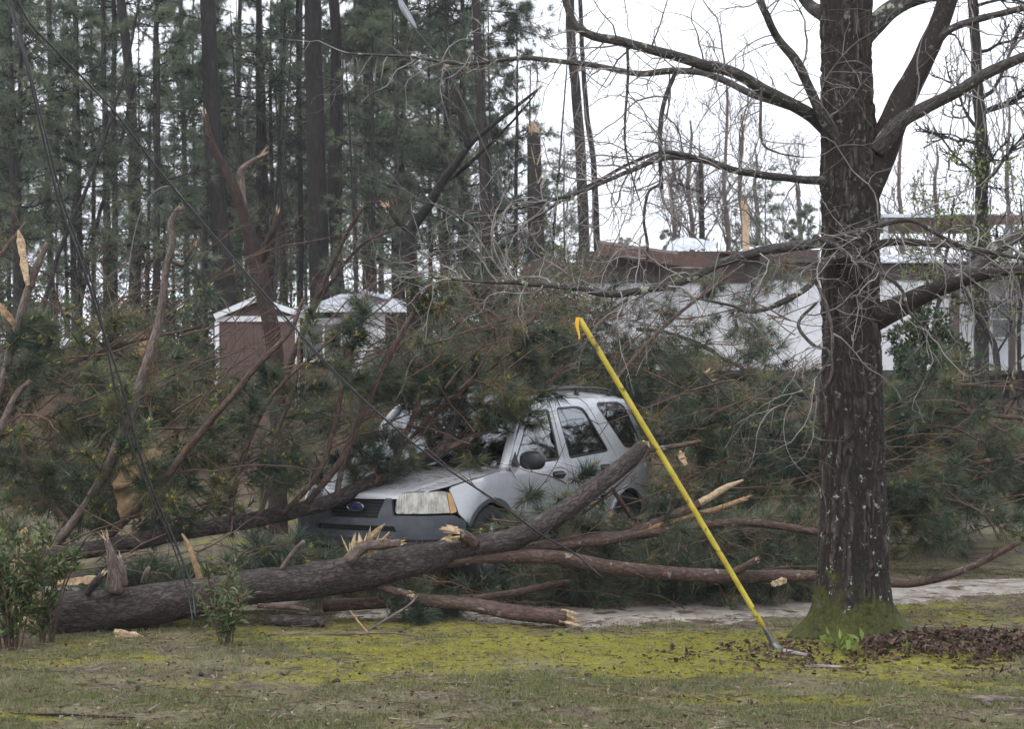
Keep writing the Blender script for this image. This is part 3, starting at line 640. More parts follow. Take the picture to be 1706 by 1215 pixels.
for i, (H, h0, nb, Lb) in enumerate([(14, 3.4, 52, 2.5), (16, 5.0, 52, 2.8), (10, 1.8, 48, 2.0), (18, 6.5, 52, 3.0), (12, 1.6, 44, 2.0)]):
    wood, leaf = pine_crown(H, h0, nb, Lb, 40 + i); tr = MB()
    tube(tr, [(0, 0, -.4), (.05, 0, H * .3), (-.05, .08, H * .65), (0, 0, H)], [.10, .08, .055, .015], 8, 14, wob=.6, seed=i)
    VAR.append((tr.mesh('trunk'), wood.mesh('branches'), leaf.mesh('crown')))
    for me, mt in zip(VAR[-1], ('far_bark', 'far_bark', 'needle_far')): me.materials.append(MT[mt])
def plant_pine(vi, x, y, rz, sc):
    o = bpy.data.objects.new('pine_tree', None); COL.objects.link(o); o.location = (x, y, tz(x, y)); o.rotation_euler = (0, 0, rz); o.scale = (sc, sc, sc)
    o['label'] = LPV[vi][0]; o['category'] = 'tree'; o['group'] = LPV[vi][1]
    for nm, me in zip(('trunk', 'branches', 'crown'), VAR[vi]):
        c = bpy.data.objects.new(nm, me); COL.objects.link(c); c.parent = o
        if nm != 'trunk': c['kind'] = 'stuff'
for i in range(74):
    d = rb.uniform(46, 105); px = rb.uniform(-120, 870)
    if px > 640 and rb.uniform() < .45: continue
    plant_pine(int(rb.integers(0, 5)), (px - 853) / F * d, d, rb.uniform(0, 6.3), rb.uniform(.8, 1.25))
for px, d, sc, vi in ((1190, 95, .50, 2), (1275, 58, .50, 0), (1320, 75, .6, 2), (1345, 66, .5, 4), (1225, 85, .5, 0), (900, 60, .62, 2), (940, 75, .7, 0), (1040, 80, .5, 2), (1110, 90, .5, 4), (745, 46, .8, 0), (830, 52, .8, 2), (620, 43, .8, 4), (30, 40, .9, 0), (130, 42, .95, 2), (260, 41, .9, 4)):
    plant_pine(vi, (px - 853) / F * d, d, rb.uniform(0, 6.3), sc)

# tall bare pine trunks, each traced; crowns start high
GT = 'tall bare pine trunks of the wood'; LT = 'tall straight pine with a dark bare trunk in the wood'
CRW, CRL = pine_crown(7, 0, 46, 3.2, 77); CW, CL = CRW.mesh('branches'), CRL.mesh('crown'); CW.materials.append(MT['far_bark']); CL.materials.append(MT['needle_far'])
tall = [([(345, -60), (350, 120), (362, 300), (378, 520)], 42, 24, 36, 'tall leaning pine with a dark bare trunk left of the shed roof'),
        ([(517, -60), (522, 100), (526, 300), (534, 520)], 45, 27, 38, 'thickest straight pine trunk standing behind the shed'),
        ([(556, -60), (560, 150), (557, 300), (566, 520)], 49, 17, 24, None), ([(428, -60), (436, 150), (440, 300), (446, 520)], 55, 10, 15, None),
        ([(196, -60), (212, 90), (222, 250), (226, 540)], 45, 14, 22, None), ([(172, 60), (176, 250), (180, 420), (178, 540)], 52, 8, 18, None),
        ([(15, -60), (18, 200), (30, 400), (40, 560)], 46, 10, 17, None), ([(80, -60), (84, 150), (80, 350), (92, 560)], 60, 8, 14, None), ([(125, 40), (128, 250), (122, 400), (125, 560)], 64, 8, 13, None),
        ([(262, -60), (258, 160), (262, 340), (256, 560)], 66, 8, 12, None), ([(300, -60), (304, 150), (310, 350), (312, 560)], 70, 7, 12, None), ([(470, 60), (466, 250), (470, 400), (478, 560)], 66, 8, 12, None),
        ([(605, -60), (612, 150), (618, 300), (624, 520)], 64, 8, 12, None), ([(668, 60), (660, 220), (664, 330), (670, 500)], 68, 7, 11, None), ([(500, 60), (496, 300), (500, 560)], 74, 8, 11, None), ([(400, -40), (396, 300), (404, 560)], 74, 7, 11, None),
        ([(790, -60), (798, 120), (806, 260), (812, 480)], 42, 14, 22, 'dark pine trunk standing between the forked black tree and the snapped trunk'),
        ([(770, 180), (768, 300), (776, 470)], 48, 10, 13, None), ([(946, -60), (956, 120), (968, 270), (974, 470)], 43, 15, 21, 'dark pine trunk beside the end of the mobile home roof'),
        ([(965, -40), (976, 170), (990, 290), (996, 470)], 44, 7, 14, 'thin curved pine trunk touching the mobile home roof edge'), ([(733, 60), (728, 260), (738, 480)], 62, 6, 9, None)]
for tr, d, w0, w1, lab in tall:
    pts = [P(px, py, d) for px, py in tr]; lo = pts[-1].copy(); g_ = tz(lo[0], d); pts = pts + [np.array([lo[0] + .02, d, min(g_, lo[2] - .5) - .3])]
    n_ = len(pts); rad = np.linspace(w0, w1, n_) / 2 / F * d; pts = pts[::-1]; rad = rad[::-1]
    top = pts[-1] + (pts[-1] - pts[-2]) * .6 + np.array([0, 0, 3.]); pts.append(top); rad = np.append(rad, rad[-1] * .6)
    o = thing('pine_tree', lab or LT, 'tree', (pts[0][0], d, g_), None if lab else GT)
    q = MB(); tube(q, pts, rad, 10, 40, wob=.25, bark=.12, seed=d + w0); part('trunk', q, MT['far_bark'], o)
    for nm, me in (('branches', CW), ('crown', CL)):
        c = bpy.data.objects.new(nm, me); COL.objects.link(c); c.parent = o; c['kind'] = 'stuff'
        c.location = top - np.array([pts[0][0], d, g_]) + np.array([0, 0, -2.6]); c.rotation_euler = (0, 0, rb.uniform(0, 6))
# lower dead limbs on a few trunks
q = MB()
# snapped pine
d = 42.; pts = [P(893, 520, d), P(893, 400, d), P(891, 300, d), P(889, 222, d)]; pts[0][2] = tz(pts[0][0], d) - .3
o = thing('snapped_pine', 'thick pine trunk snapped off with a pale splintered top', 'tree', pts[0])
q = MB(); tube(q, pts, np.array([30, 27, 24, 22]) / 2 / F * d, 12, 24, bark=.1, wob=.1, seed=3.3); part('trunk', q, MT['far_bark'], o)
q = MB(); splinters(q, pts[-1], (0, 0, 1), .15, .35, rb, 14, .15); splinters(q, P(894, 262, d - .15), (.02, 0, 1), .05, .75, rb, 5, .05); splinters(q, P(896, 292, d - .15), (.02, 0, 1), .03, .8, rb, 4, .05); part('split_wood', q, MT['split'], o, smooth=False)

# slim leafless trees
def bare_tree(name, lab, trunk, d, w0, w1, nb, seed, group=None, Lb=1.6, up=.9, mt='pine_grey', vines=0, leafm=None, nleaf=0, cat='tree'):
    r = np.random.default_rng(seed); pts = [P(px, py, d) for px, py in trunk]; g_ = tz(pts[0][0], d); pts[0][2] = min(pts[0][2], g_ - .1)
    o = thing(name, lab, cat, (pts[0][0], d, g_), group); q = MB(); C, rr = tube(q, pts, np.linspace(w0, w1, len(pts)) / 2 / F * d, 8, 30, wob=.4, seed=seed); part('trunk', q, MT[mt], o)
    A, B, RA, RB, ends = [], [], [], [], []
    def grow(p, dr, L, rad, dep):
        k = 5
        for i in range(k):
            nd = unit(dr + r.normal(0, .22, 3) + np.array([0, 0, .06 * up])); e = p + nd * L / k
            A.append(p); B.append(e); RA.append(rad * (1 - .14 * i)); RB.append(rad * (1 - .14 * (i + 1)))
            if dep < 2 and i > 0:
                for _ in range(2 if dep else 2): grow(e, unit(nd + perp(nd[None], r)[0] * .8), L * r.uniform(.35, .55), rad * .5, dep + 1)
            p = e; dr = nd
        ends.append(p)
    for i in range(nb):
        k = int(r.uniform(.25, 1) * (len(C) - 1)); a_ = r.uniform(0, 6.28); grow(C[k], unit(np.array([math.cos(a_), math.sin(a_), up])), Lb * r.uniform(.5, 1.1), max(rr[k] * .45, .006), 0)
    q = MB(); sticks(q, A, B, np.array(RA), np.array(RB), 3); part('branches', q, MT[mt], o, kind='stuff')
    if vines:
        q = MB()
        for i in range(vines):
            k = int(r.uniform(.3, 1) * (len(C) - 1)); p = C[k] + r.normal(0, .4, 3); 
            for j in range(9):
                e = p + np.array([r.normal(0, .07), r.normal(0, .07), -r.uniform(.15, .4)]); sticks(q, [p], [e], .012, .012, 3); p = e
        part('vines', q, MT['twig'], o, kind='stuff')
    if leafm:
        E_ = np.array(B); s = r.integers(0, len(E_), nleaf); q = MB(); leaves(q, E_[s] + r.normal(0, .04, (nleaf, 3)), r.normal(size=(nleaf, 3)), r.uniform(.05, .11, nleaf), r.uniform(.03, .06, nleaf), r); part('leaves', q, MT[leafm], o, kind='stuff')
    return o
LB, GB = 'thin pale leafless tree far beyond the mobile home', 'thin leafless trees beyond the mobile home'
for i, (px, top, d) in enumerate([(1150, 200, 80), (1210, 140, 78), (1235, 190, 84), (1165, 240, 90), (1260, 260, 88), (1330, 300, 90), (1500, 200, 70), (1560, 240, 76), (1680, 170, 72), (1120, 260, 85)]):
    bare_tree('bare_tree', LB, [(px, 470), (px + 4, 400), (px - 3, 310), (px + 2, top + 30), (px, top)], d, 10, 3, 9, 300 + i, GB, 3.0, 1.5)
bare_tree('bare_tree', 'short dark bare trunk standing just behind the mobile home', [(1172, 480), (1170, 400), (1169, 330), (1167, 255)], 47, 10, 7, 4, 77, None, 1.0, .8, 'far_bark')
bare_tree('vine_tree', 'dark trunk hung with bare vines at the mobile home porch', [(1640, 640), (1632, 470), (1636, 300), (1630, 150), (1622, 40), (1616, -40)], 34, 26, 15, 16, 78, None, 1.7, .5, 'far_bark', vines=46)
bare_tree('bare_tree', 'slim curved sapling growing beside the porch posts', [(1672, 700), (1660, 600), (1640, 545), (1615, 500), (1600, 470)], 27, 14, 5, 9, 79, None, 1.0, .8, 'far_bark', leafm='leaf_young', nleaf=150)
bare_tree('leafing_tree', 'small tree with fresh yellow green leaves before the porch', [(1560, 690), (1556, 560), (1570, 470), (1580, 400), (1590, 330)], 30, 9, 3, 16, 80, None, 1.5, .6, 'far_bark', leafm='leaf_young', nleaf=900)
bare_tree('leafing_tree', 'slender leafing sapling at the right end of the porch', [(1700, 700), (1698, 560), (1706, 430), (1700, 330)], 31, 9, 3, 14, 81, None, 1.5, .6, 'far_bark', leafm='leaf_young', nleaf=700)
LU, GU = 'spindly leafless sapling among the pine trunks', 'leafless saplings among the pine trunks'
for i in range(18):
    px = rb.uniform(0, 1000); d = rb.uniform(40, 60); lean = rb.uniform(-40, 40)
    bare_tree('sapling', LU, [(px, 560), (px + lean * .3, 400), (px + lean * .6, 250), (px + lean, rb.uniform(0, 200))], d, 6, 2, 6, 400 + i, GU, 1.6, .9, 'far_bark')
# leaning bare trunks in the wood on the left
for i, (tr, d) in enumerate([([(30, 620), (95, 430), (150, 300), (205, 130), (232, 0)], 38), ([(110, 600), (150, 420), (200, 240), (225, 130)], 43)]):
    bare_tree('leaning_tree', ['long thin trunk leaning right across the pine wood', 'shorter thin trunk leaning right among the pines'][i], tr, d, 9, 4, 7, 500 + i, None, 1.6, .6, 'far_bark')
# undergrowth
def shrub(name, lab, c0, rx, rz, n, seed, mt, L=.06, W=.03, stems=14, group=None, cat='shrub', updir=.6, dome=False):
    r = np.random.default_rng(seed); c0 = np.array(c0, float); o = thing(name, lab, cat, c0, group)
    A, B, tip = [], [], []
    for i in range(stems):
        a_ = r.uniform(0, 6.28); e = c0 + np.array([math.cos(a_) * rx * r.uniform(.2, 1), math.sin(a_) * rx * r.uniform(.2, 1), rz * r.uniform(.5, 1)])
        if dome: vv_ = unit(r.normal(size=3)) * r.uniform(.75, 1); e = c0 + np.array([vv_[0] * rx, vv_[1] * rx, rz * .56 + vv_[2] * rz * .44])
        c1 = c0 + np.array([math.cos(a_), math.sin(a_), 0]) * rx * .22 * r.uniform(0, 1); mid = c1 + (e - c1) * .5 + np.array([0, 0, rz * .12]); A += [c1, mid]; B += [mid, e]
        for j in range(9):
            t_ = r.uniform(.7 if dome else .08, 1); p = c0 + (e - c0) * t_ + np.array([0, 0, rz * .12 * 4 * t_ * (1 - t_) * (0 if dome else 1)]); q_ = p + unit(np.array([r.normal(), r.normal(), r.normal() * .6 + updir])) * rx * r.uniform(.15, .4)
            A.append(p); B.append(q_); tip.append((p, q_))
    q = MB(); sticks(q, A, B, .006 if rx < 1 else .014, .003, 4); part('stems', q, MT['twig_pine'], o, kind='stuff')
    k = r.integers(0, len(tip), n); tp = np.array(tip); t_ = r.uniform(0, 1.1, n)[:, None]; bpos = tp[k, 0] + (tp[k, 1] - tp[k, 0]) * t_ + r.normal(0, .015 if rx < 1 else .1, (n, 3))
    q = MB(); leaves(q, bpos, unit(tp[k, 1] - tp[k, 0]) + r.normal(0, .7, (n, 3)) + np.array([0, 0, .2]), L * r.uniform(.6, 1.2, n), W * r.uniform(.7, 1.2, n), r); part('foliage', q, MT[mt], o, kind='stuff')
    return o
shrub('evergreen_shrub', 'rounded dark glossy evergreen shrub before the mobile home', GX(1545, 25.), .68, 2.75, 14000, 90, 'leaf_dark', .085, .042, 70, dome=True)
shrub('evergreen_shrub', 'low dark shrub at the foot of the porch', GX(1640, 29.), .9, .9, 1800, 91, 'leaf_dark', .09, .045, 20)
shrub('green_bush', 'bright green bush at the wood edge left of the shed', GX(200, 34.), 1.6, 1.25, 1600, 92, 'leaf_young', .12, .07, 20)
shrub('green_bush', 'olive bush growing against the left end of the mobile home', GX(925, 40.), 1.6, 3.6, 2600, 93, 'leaf', .16, .07, 26)
LW = [('olive green brush along the wood floor', 'olive brush along the wood floor'), ('dark evergreen brush along the wood floor', 'dark brush along the wood floor')]
for i in range(34):
    px = rb.uniform(-60, 900); d = rb.uniform(41, 75); shrub('brush', LW[i % 2][0], GX(px, d), rb.uniform(1.4, 2.6), rb.uniform(1.2, 3.2), 800, 600 + i, 'leaf_dark' if i % 2 else 'leaf', .18, .08, 16, LW[i % 2][1])
# ================================================================== the silver SUV
CY = R(31.3); CO = np.array([-1.38, 14.6, 0.0]); cbk = np.array([math.sin(CY), math.cos(CY), 0]); clf = np.array([math.cos(CY), -math.sin(CY), 0])
CO[2] = tz(CO[0] + cbk[0] * 2, CO[1] + cbk[1] * 2)
def CW_(p):          # car space (back, left, up) to world
    p = np.asarray(p, float); return CO + p[..., 0:1] * cbk + p[..., 1:2] * clf + p[..., 2:3] * np.array([0, 0, 1])
m, t, b = newmat('silver_paint'); v = coord(t, None)
c = ramp(t, noise_(t, v, 3, 6, .7), [(.3, (.33, .34, .36)), (.6, (.44, .45, .475)), (.8, (.50, .51, .53))]); dr = ramp(t, noise_(t, v, 120, 3, .7), [(.56, (0, 0, 0)), (.66, (1, 1, 1))])
c = mixc(t, dr, c, (.50, .51, .53)); t.links.new(c, b.inputs['Base Color']); b.inputs['Metallic'].default_value = .25; b.inputs['Roughness'].default_value = .42
b.inputs['Coat Weight'].default_value = 1.0; b.inputs['Coat Roughness'].default_value = .06; bump(t, b, noise_(t, v, 160, 2), .12, .002); MT['paint'] = m
MT['plastic'] = mat_noise('grey_bumper_plastic', [(.3, (.045, .050, .058)), (.7, (.078, .084, .096))], 8, .6, None, bstr=.1, bdist=.003)
MT['black'] = mat_plain('black_plastic', (.018, .018, .02), .45)
MT['rubber'] = mat_plain('tyre_rubber', (.02, .02, .02), .85)
MT['alloy'] = mat_plain('alloy', (.35, .35, .36), .35, .8)
m, t, b = newmat('car_glass'); b.inputs['Base Color'].default_value = (.03, .035, .038, 1); b.inputs['Roughness'].default_value = .04; b.inputs['Specular IOR Level'].default_value = .9
tp = N_(t, 'BsdfTransparent'); tp.inputs[0].default_value = (.42, .46, .46, 1); ms = N_(t, 'MixShader'); gls = N_(t, 'BsdfGlossy'); gls.inputs['Roughness'].default_value = .03; gls.inputs[0].default_value = (.85, .88, .92, 1)
ly_ = N_(t, 'LayerWeight'); ly_.inputs[0].default_value = .66; t.links.new(ly_.outputs['Fresnel'], ms.inputs[0]); t.links.new(tp.outputs[0], ms.inputs[1]); t.links.new(gls.outputs[0], ms.inputs[2]); t.links.new(ms.outputs[0], [n for n in t.nodes if n.type == 'OUTPUT_MATERIAL'][0].inputs[0]); MT['glass'] = m
m, t, b = newmat('lamp_lens'); b.inputs['Base Color'].default_value = (.62, .60, .52, 1); b.inputs['Roughness'].default_value = .15; b.inputs['Coat Weight'].default_value = .3; wv = N_(t, 'TexWave'); wv.inputs['Scale'].default_value = 14; t.links.new(coord(t, None), wv.inputs['Vector']); bump(t, b, wv.outputs['Fac'], .3, .004)
t.links.new(ramp(t, noise_(t, coord(t, None, (1, 1, .4)), 16, 4), [(.3, (.10, .10, .095)), (.5, (.24, .23, .205)), (.7, (.42, .40, .34))]), b.inputs['Base Color']); MT['lens'] = m
MT['amber'] = mat_plain('amber_lens', (.40, .22, .085), .2); MT['red'] = mat_plain('red_lens', (.48, .03, .025), .15); MT['seat'] = mat_plain('seat_cloth', (.075, .075, .08), .9); MT['chrome'] = mat_plain('chrome', (.5, .5, .52), .15, 1.); MT['blue'] = mat_plain('badge_blue', (.015, .03, .10), .3); MT['rim_dark'] = mat_plain('dark_chassis', (.012, .012, .012), .9)

_pl = np.array([(0, 0), (.008, .2), (.03, .4), (.08, .58), (.165, .72), (.30, .815), (.48, .865), (.8, .883), (1.3, .89), (2.2, .892), (3.2, .888), (3.8, .880), (4.1, .862), (4.28, .81), (4.35, .68), (4.38, .4), (4.39, 0)])
_pc = crom(_pl, 600); _ps = np.concatenate([[0], np.cumsum(np.linalg.norm(np.diff(_pc, axis=0), axis=1))]); _pt = unit(np.gradient(_pc, axis=0)); _pn = np.stack([-_pt[:, 1], _pt[:, 0]], -1)   # outward
SX = lambda x: float(np.interp(x, _pc[np.arange(600)[_pc[:, 1] > .0], 0], _ps[np.arange(600)[_pc[:, 1] > .0]]))
SY = lambda y: float(np.interp(y, _pc[:250, 1], _ps[:250]))
_s_f0, _s_f1 = SX(.20), SX(.75); _s_r0, _s_r1 = SX(3.75), SX(4.3)
def prof(s, z):      # inward offset of the skin
    sd = np.interp(z, [.2, .32, .45, .60, .80, .95, 1.02, 1.08, 1.3, 1.58, 1.64, 1.68], [.07, .035, .01, .0, -.006, .0, .018, .045, .10, .175, .205, .24])
    fr = np.interp(z, [.2, .38, .46, .58, .66, .76, .86, 1.0], [.08, .02, .0, .0, .012, .05, .09, .16])
    re = np.interp(z, [.2, .36, .45, .62, .7, 1.0, 1.2, 1.66], [.08, .02, 0, 0, .05, .07, .13, .36])
    wf = 1 - sstep(_s_f0, _s_f1, s); wr = sstep(_s_r0, _s_r1, s); return sd * (1 - wf - wr) + fr * wf + re * wr
def skin(s, z, o=0., side=1):
    s = np.asarray(s, float); z = np.asarray(z, float); i = prof(s, z) + o
    x = np.interp(s, _ps, _pc[:, 0]) + np.interp(s, _ps, _pn[:, 0]) * -i * -1 * -1; y = np.interp(s, _ps, _pc[:, 1]) - np.interp(s, _ps, _pn[:, 1]) * i
    x = np.interp(s, _ps, _pc[:, 0]) - np.interp(s, _ps, _pn[:, 0]) * i
    return np.stack([x, np.maximum(y, 0) * side, z], -1)
def round_poly(poly, rad, k=5):
    poly = np.array(poly, float); out = []; n = len(poly); rad = np.broadcast_to(rad, (n,))
    for i in range(n):
        p, a, b_ = poly[i], poly[i - 1], poly[(i + 1) % n]; la, lb = np.linalg.norm(a - p), np.linalg.norm(b_ - p); r_ = min(rad[i], la * .45, lb * .45)
        if r_ < 1e-4: out.append(p); continue
        A_p, B_p = p + (a - p) / la * r_, p + (b_ - p) / lb * r_
        for j in range(k): u = j / (k - 1); out.append((1 - u)**2 * A_p + 2 * u * (1 - u) * p + u * u * B_p)
    return np.array(out)
def densify(poly, h):
    out = []; n = len(poly)
    for i in range(n):
        a, b_ = poly[i], poly[(i + 1) % n]; k = max(1, int(np.ceil(np.linalg.norm(b_ - a) / h)))
        for j in range(k): out.append(a + (b_ - a) * j / k)
    return np.array(out)
def inside(poly, q):
    x, y = q; r_ = False; j = len(poly) - 1
    for i in range(len(poly)):
        if (poly[i][1] > y) != (poly[j][1] > y) and x < (poly[j][0] - poly[i][0]) * (y - poly[i][1]) / (poly[j][1] - poly[i][1]) + poly[i][0]: r_ = not r_
        j = i
    return r_
def panel(mb, poly, holes=(), o=0., h=.06, flange=.014, fn=None, side=1):
    """a panel cut out of the body skin: triangulated outline with holes, edges turned in"""
    fn = fn or (lambda s, z, oo: skin(s, z, oo, side)); loops = [densify(np.array(poly, float), h)] + [densify(np.array(q_, float), h) for q_ in holes]
    pts = np.concatenate(loops); edges = []; k = 0
    for l_ in loops: n = len(l_); edges += [(k + i, k + (i + 1) % n) for i in range(n)]; k += n
    lo, hi = loops[0].min(0), loops[0].max(0); grid = []
    for x in np.arange(lo[0] + h * .5, hi[0], h):
        for y in np.arange(lo[1] + h * .5, hi[1], h):
            if inside(loops[0], (x, y)) and not any(inside(q_, (x, y)) for q_ in loops[1:]) and np.min(np.sum((pts - (x, y))**2, 1)) > (h * .35)**2: grid.append((x, y))
    allp = np.concatenate([pts, np.array(grid)]) if grid else pts
    vs, es, fs, *_ = delaunay_2d_cdt([Vector(p) for p in allp], edges, [], 0, 1e-6); vs = np.array([tuple(p) for p in vs]); T = []
    for f_ in fs:
        cc_ = vs[list(f_)].mean(0)
        if inside(loops[0], cc_) and not any(inside(q_, cc_) for q_ in loops[1:]): T.append(tuple(f_)[::side])
    mb.add(CW_(fn(vs[:, 0], vs[:, 1], o)), None, [x for x in T if len(x) == 3])
    for l_ in loops:
        n = len(l_); V = np.concatenate([CW_(fn(l_[:, 0], l_[:, 1], o)), CW_(fn(l_[:, 0], l_[:, 1], o + flange))]); mb.add(V, [(i, (i + 1) % n, n + (i + 1) % n, n + i) for i in range(n)])
car = thing('silver_suv', 'silver SUV with grey bumper pinned under fallen pines', 'car', CW_((2.2, 0, 0)))
def S2(pl_): return np.array([(SX(x), z) for x, z in pl_])
def arch(cx, r_, a0, a1, k=14): return [(cx + r_ * math.cos(R(a)), .36 + r_ * math.sin(R(a))) for a in np.linspace(a0, a1, k)]
W1 = round_poly([(1.275, 1.045), (1.775, 1.54), (2.14, 1.565), (2.145, 1.075)], [.03, .06, .05, .04])
W2 = round_poly([(2.335, 1.08), (2.285, 1.575), (2.70, 1.59), (2.85, 1.565), (3.17, 1.13)], [.04, .05, .05, .08, .05])
W3 = round_poly([(3.53, 1.155), (3.12, 1.59), (3.18, 1.625), (3.64, 1.63), (3.74, 1.59), (4.04, 1.15)], [.06, .04, .04, .05, .08, .06])
def shrink(poly, e):
    poly = np.array(poly); a = np.roll(poly, 1, 0); c_ = np.roll(poly, -1, 0); t_ = unit(c_ - a); nrm = np.stack([-t_[:, 1], t_[:, 0]], -1); ar = np.sum(poly[:, 0] * c_[:, 1] - c_[:, 0] * poly[:, 1]); return poly + nrm * e * (1 if ar > 0 else -1)
fender = [(.395, .665), (.47, .60)] + arch(.87, .395, 150, -3) + [(1.272, .30), (1.30, .30), (1.30, .90), (1.20, 1.0), (1.15, 1.025), (.8, .985), (.52, .935), (.37, .895), (.345, .87)]
door1 = round_poly([(1.308, .34), (2.205, .34), (2.225, 1.06), (2.185, 1.648), (1.84, 1.598), (1.66, 1.50), (1.19, 1.08), (1.21, 1.005), (1.308, .895)], [.03, .03, .02, .03, .05, .05, .03, .02, .02])
door2 = round_poly([(2.215, .34), (2.88, .34), (2.99, .50), (3.16, .76), (3.30, .99), (3.29, 1.09), (2.93, 1.60), (2.82, 1.665), (2.20, 1.66), (2.235, 1.06)], [.03, .06, .06, .08, .05, .05, .08, .05, .02, .02])
quarter = [(2.89, .335), (3.08, .335)] + arch(3.49, .40, 184, -3) + [(4.02, .42), (4.20, .62), (4.20, .785), (4.17, .79), (4.155, 1.07), (4.17, 1.11), (3.93, 1.52), (3.82, 1.655), (3.5, 1.672), (2.83, 1.672), (2.938, 1.607), (3.298, 1.095), (3.308, .985), (3.168, .755), (2.998, .495)]
lampL = round_poly([(SY(.415), .672), (SX(.375), .68), (SX(.345), .845), (SX(.26), .862), (SY(.47), .848), (SY(.405), .80)], [.035, .03, .03, .05, .05, .05])
for sd in (1, -1):
    q = MB(); panel(q, S2(fender), (), 0, .06, .02, side=sd); part('fender', q, MT['paint'], car)
    for dn, dp, wp in (('front_door', door1, W1), ('rear_door', door2, W2)):
        q = MB(); panel(q, S2(dp), (S2(wp),), 0, .06, .016, side=sd); dpart = part(dn, q, MT['paint'], car)
        q = MB(); panel(q, S2(wp), (S2(shrink(wp, .022)),), .004, .06, .016, side=sd); part('window_seal', q, MT['black'], dpart)
        q = MB(); panel(q, S2(shrink(wp, .02)), (), .012, .08, .003, side=sd); part('window', q, MT['glass'], dpart)
        hx = 2.04 if dn == 'front_door' else 3.00; hz = .94 if dn == 'front_door' else .972
        q = MB(); panel(q, round_poly(S2([(hx - .11, hz - .035), (hx + .11, hz - .035), (hx + .11, hz + .035), (hx - .11, hz + .035)]), .034), (), -.004, .04, .01, side=sd); hp = CW_(np.array([skin(SX(hx + i), hz + .004, -.035, sd) for i in (-.09, -.05, 0, .05, .09)])); hp[0] = CW_(skin(SX(hx - .1), hz, 0, sd)); hp[-1] = CW_(skin(SX(hx + .1), hz, 0, sd)); tube(q, hp, [.016, .018, .019, .018, .016], 8, 14); part('handle', q, MT['black'], dpart)
        if dn == 'front_door':
            q = MB(); panel(q, S2(np.array([(1.24, 1.04), (1.235, 1.06), (1.36, 1.18), (1.38, 1.045)])), (), -.003, .05, .012, side=sd); part('mirror_base', q, MT['black'], dpart)
            q = MB(); cm_ = np.array([1.36, .885 + .12, 1.10]); nu, nv = 14, 9; V = []
            for i in range(nv):
                ph = math.pi * i / (nv - 1) - math.pi / 2
                for j in range(nu): th = 2 * math.pi * j / nu; e = lambda a, p_: math.copysign(abs(a)**p_, a); V.append((cm_[0] + .065 * e(math.cos(ph), .7) * e(math.cos(th), .7), (cm_[1] + .125 * e(math.sin(ph), .8)) * sd, cm_[2] + .088 * e(math.cos(ph), .7) * e(math.sin(th), .7)))
            q.add(CW_(V), [(i * nu + j, i * nu + (j + 1) % nu, (i + 1) * nu + (j + 1) % nu, (i + 1) * nu + j) for i in range(nv - 1) for j in range(nu)]); part('mirror', q, MT['black'], dpart)
    q = MB(); panel(q, S2(quarter), (S2(W3),), 0, .06, .016, side=sd); qp = part('rear_quarter', q, MT['paint'], car)
    q = MB(); panel(q, S2(W3), (S2(shrink(W3, .02)),), .004, .06, .012, side=sd); part('window_seal', q, MT['black'], qp)
    q = MB(); panel(q, S2(shrink(W3, .018)), (), .009, .08, .003, side=sd); part('window', q, MT['glass'], qp)
    for nm, z0, z1, mt in (('tail_lamp', .80, .862, 'red'), ('tail_lamp', .865, .93, 'amber'), ('tail_lamp', .933, 1.08, 'red')):
        q = MB(); panel(q, round_poly(np.array([(SX(4.18), z0), (SX(4.335), z0), (SX(4.33), z1), (SX(4.165), z1)]), .01), (), -.004, .05, .02, side=sd); part(nm, q, MT[mt], car)
    # headlamp
    q = MB(); panel(q, shrink(lampL, -.008), (lampL,), .012, .04, .03, side=sd); hl = part('headlamp', q, MT['black'], car)
    sa = SX(.305); cut = [p for p in lampL]; la = np.array([(min(p[0], sa - .004), p[1]) for p in lampL]); lb = np.array([(max(p[0], sa + .004), p[1]) for p in lampL])
    def dd(p_):
        o_ = [p_[0]]
        for x in p_[1:]:
            if np.linalg.norm(x - o_[-1]) > 1e-4: o_.append(x)
        return np.array(o_)
    q = MB(); panel(q, dd(la), (), -.004, .035, .03, side=sd); part('lens', q, MT['lens'], hl)
    q = MB(); panel(q, dd(lb), (), -.004, .035, .03, side=sd); part('turn_signal', q, MT['amber'], hl)
    # wheel
    for wx in (.87, 3.49):
        wh = part('wheel', MB().add(CW_(np.array([(wx, sd * .80, .36), (wx + .01, sd * .80, .36), (wx, sd * .8, .37)])), None, [(0, 1, 2)]), MT['rubber'], car)
        f3 = lambda ax, u, w, wx=wx, sd=sd: CW_(np.array([wx + u, sd * (.79 + ax), .36 + w]))
        q = MB(); lathe(q, [(.20, -.11), (.31, -.115), (.345, -.09), (.352, 0), (.345, .07), (.31, .088), (.24, .082), (.205, .06)], 36, f3); part('tyre', q, MT['rubber'], wh)
        q = MB(); lathe(q, [(.205, .06), (.20, .02), (.18, -.02), (.02, -.02)], 30, f3)
        for k in range(5):
            a = k * 2 * math.pi / 5; pa, pb = f3(.05, .03 * math.cos(a), .03 * math.sin(a)), f3(.055, .195 * math.cos(a), .195 * math.sin(a)); bar(q, pa, pb, .07, .03, up=clf)
        part('rim', q, MT['alloy'], wh)
    # cladding and arch lips
    q = MB(); panel(q, round_poly(S2([(1.31, .27), (2.93, .27), (2.93, .335), (1.31, .335)]), .01), (), -.004, .06, .03, side=sd); part('sill', q, MT['plastic'], car)
    for cx, a0, a1 in ((.87, 152, -8), (3.49, 190, -8)):
        A1 = arch(cx, .425, a0, a1, 18); A2 = arch(cx, .39, a1, a0, 18); q = MB(); panel(q, S2(A1 + A2), (), -.012, .05, .03, side=sd); part('arch_trim', q, MT['plastic'] if cx < 1 else MT['paint'], car)
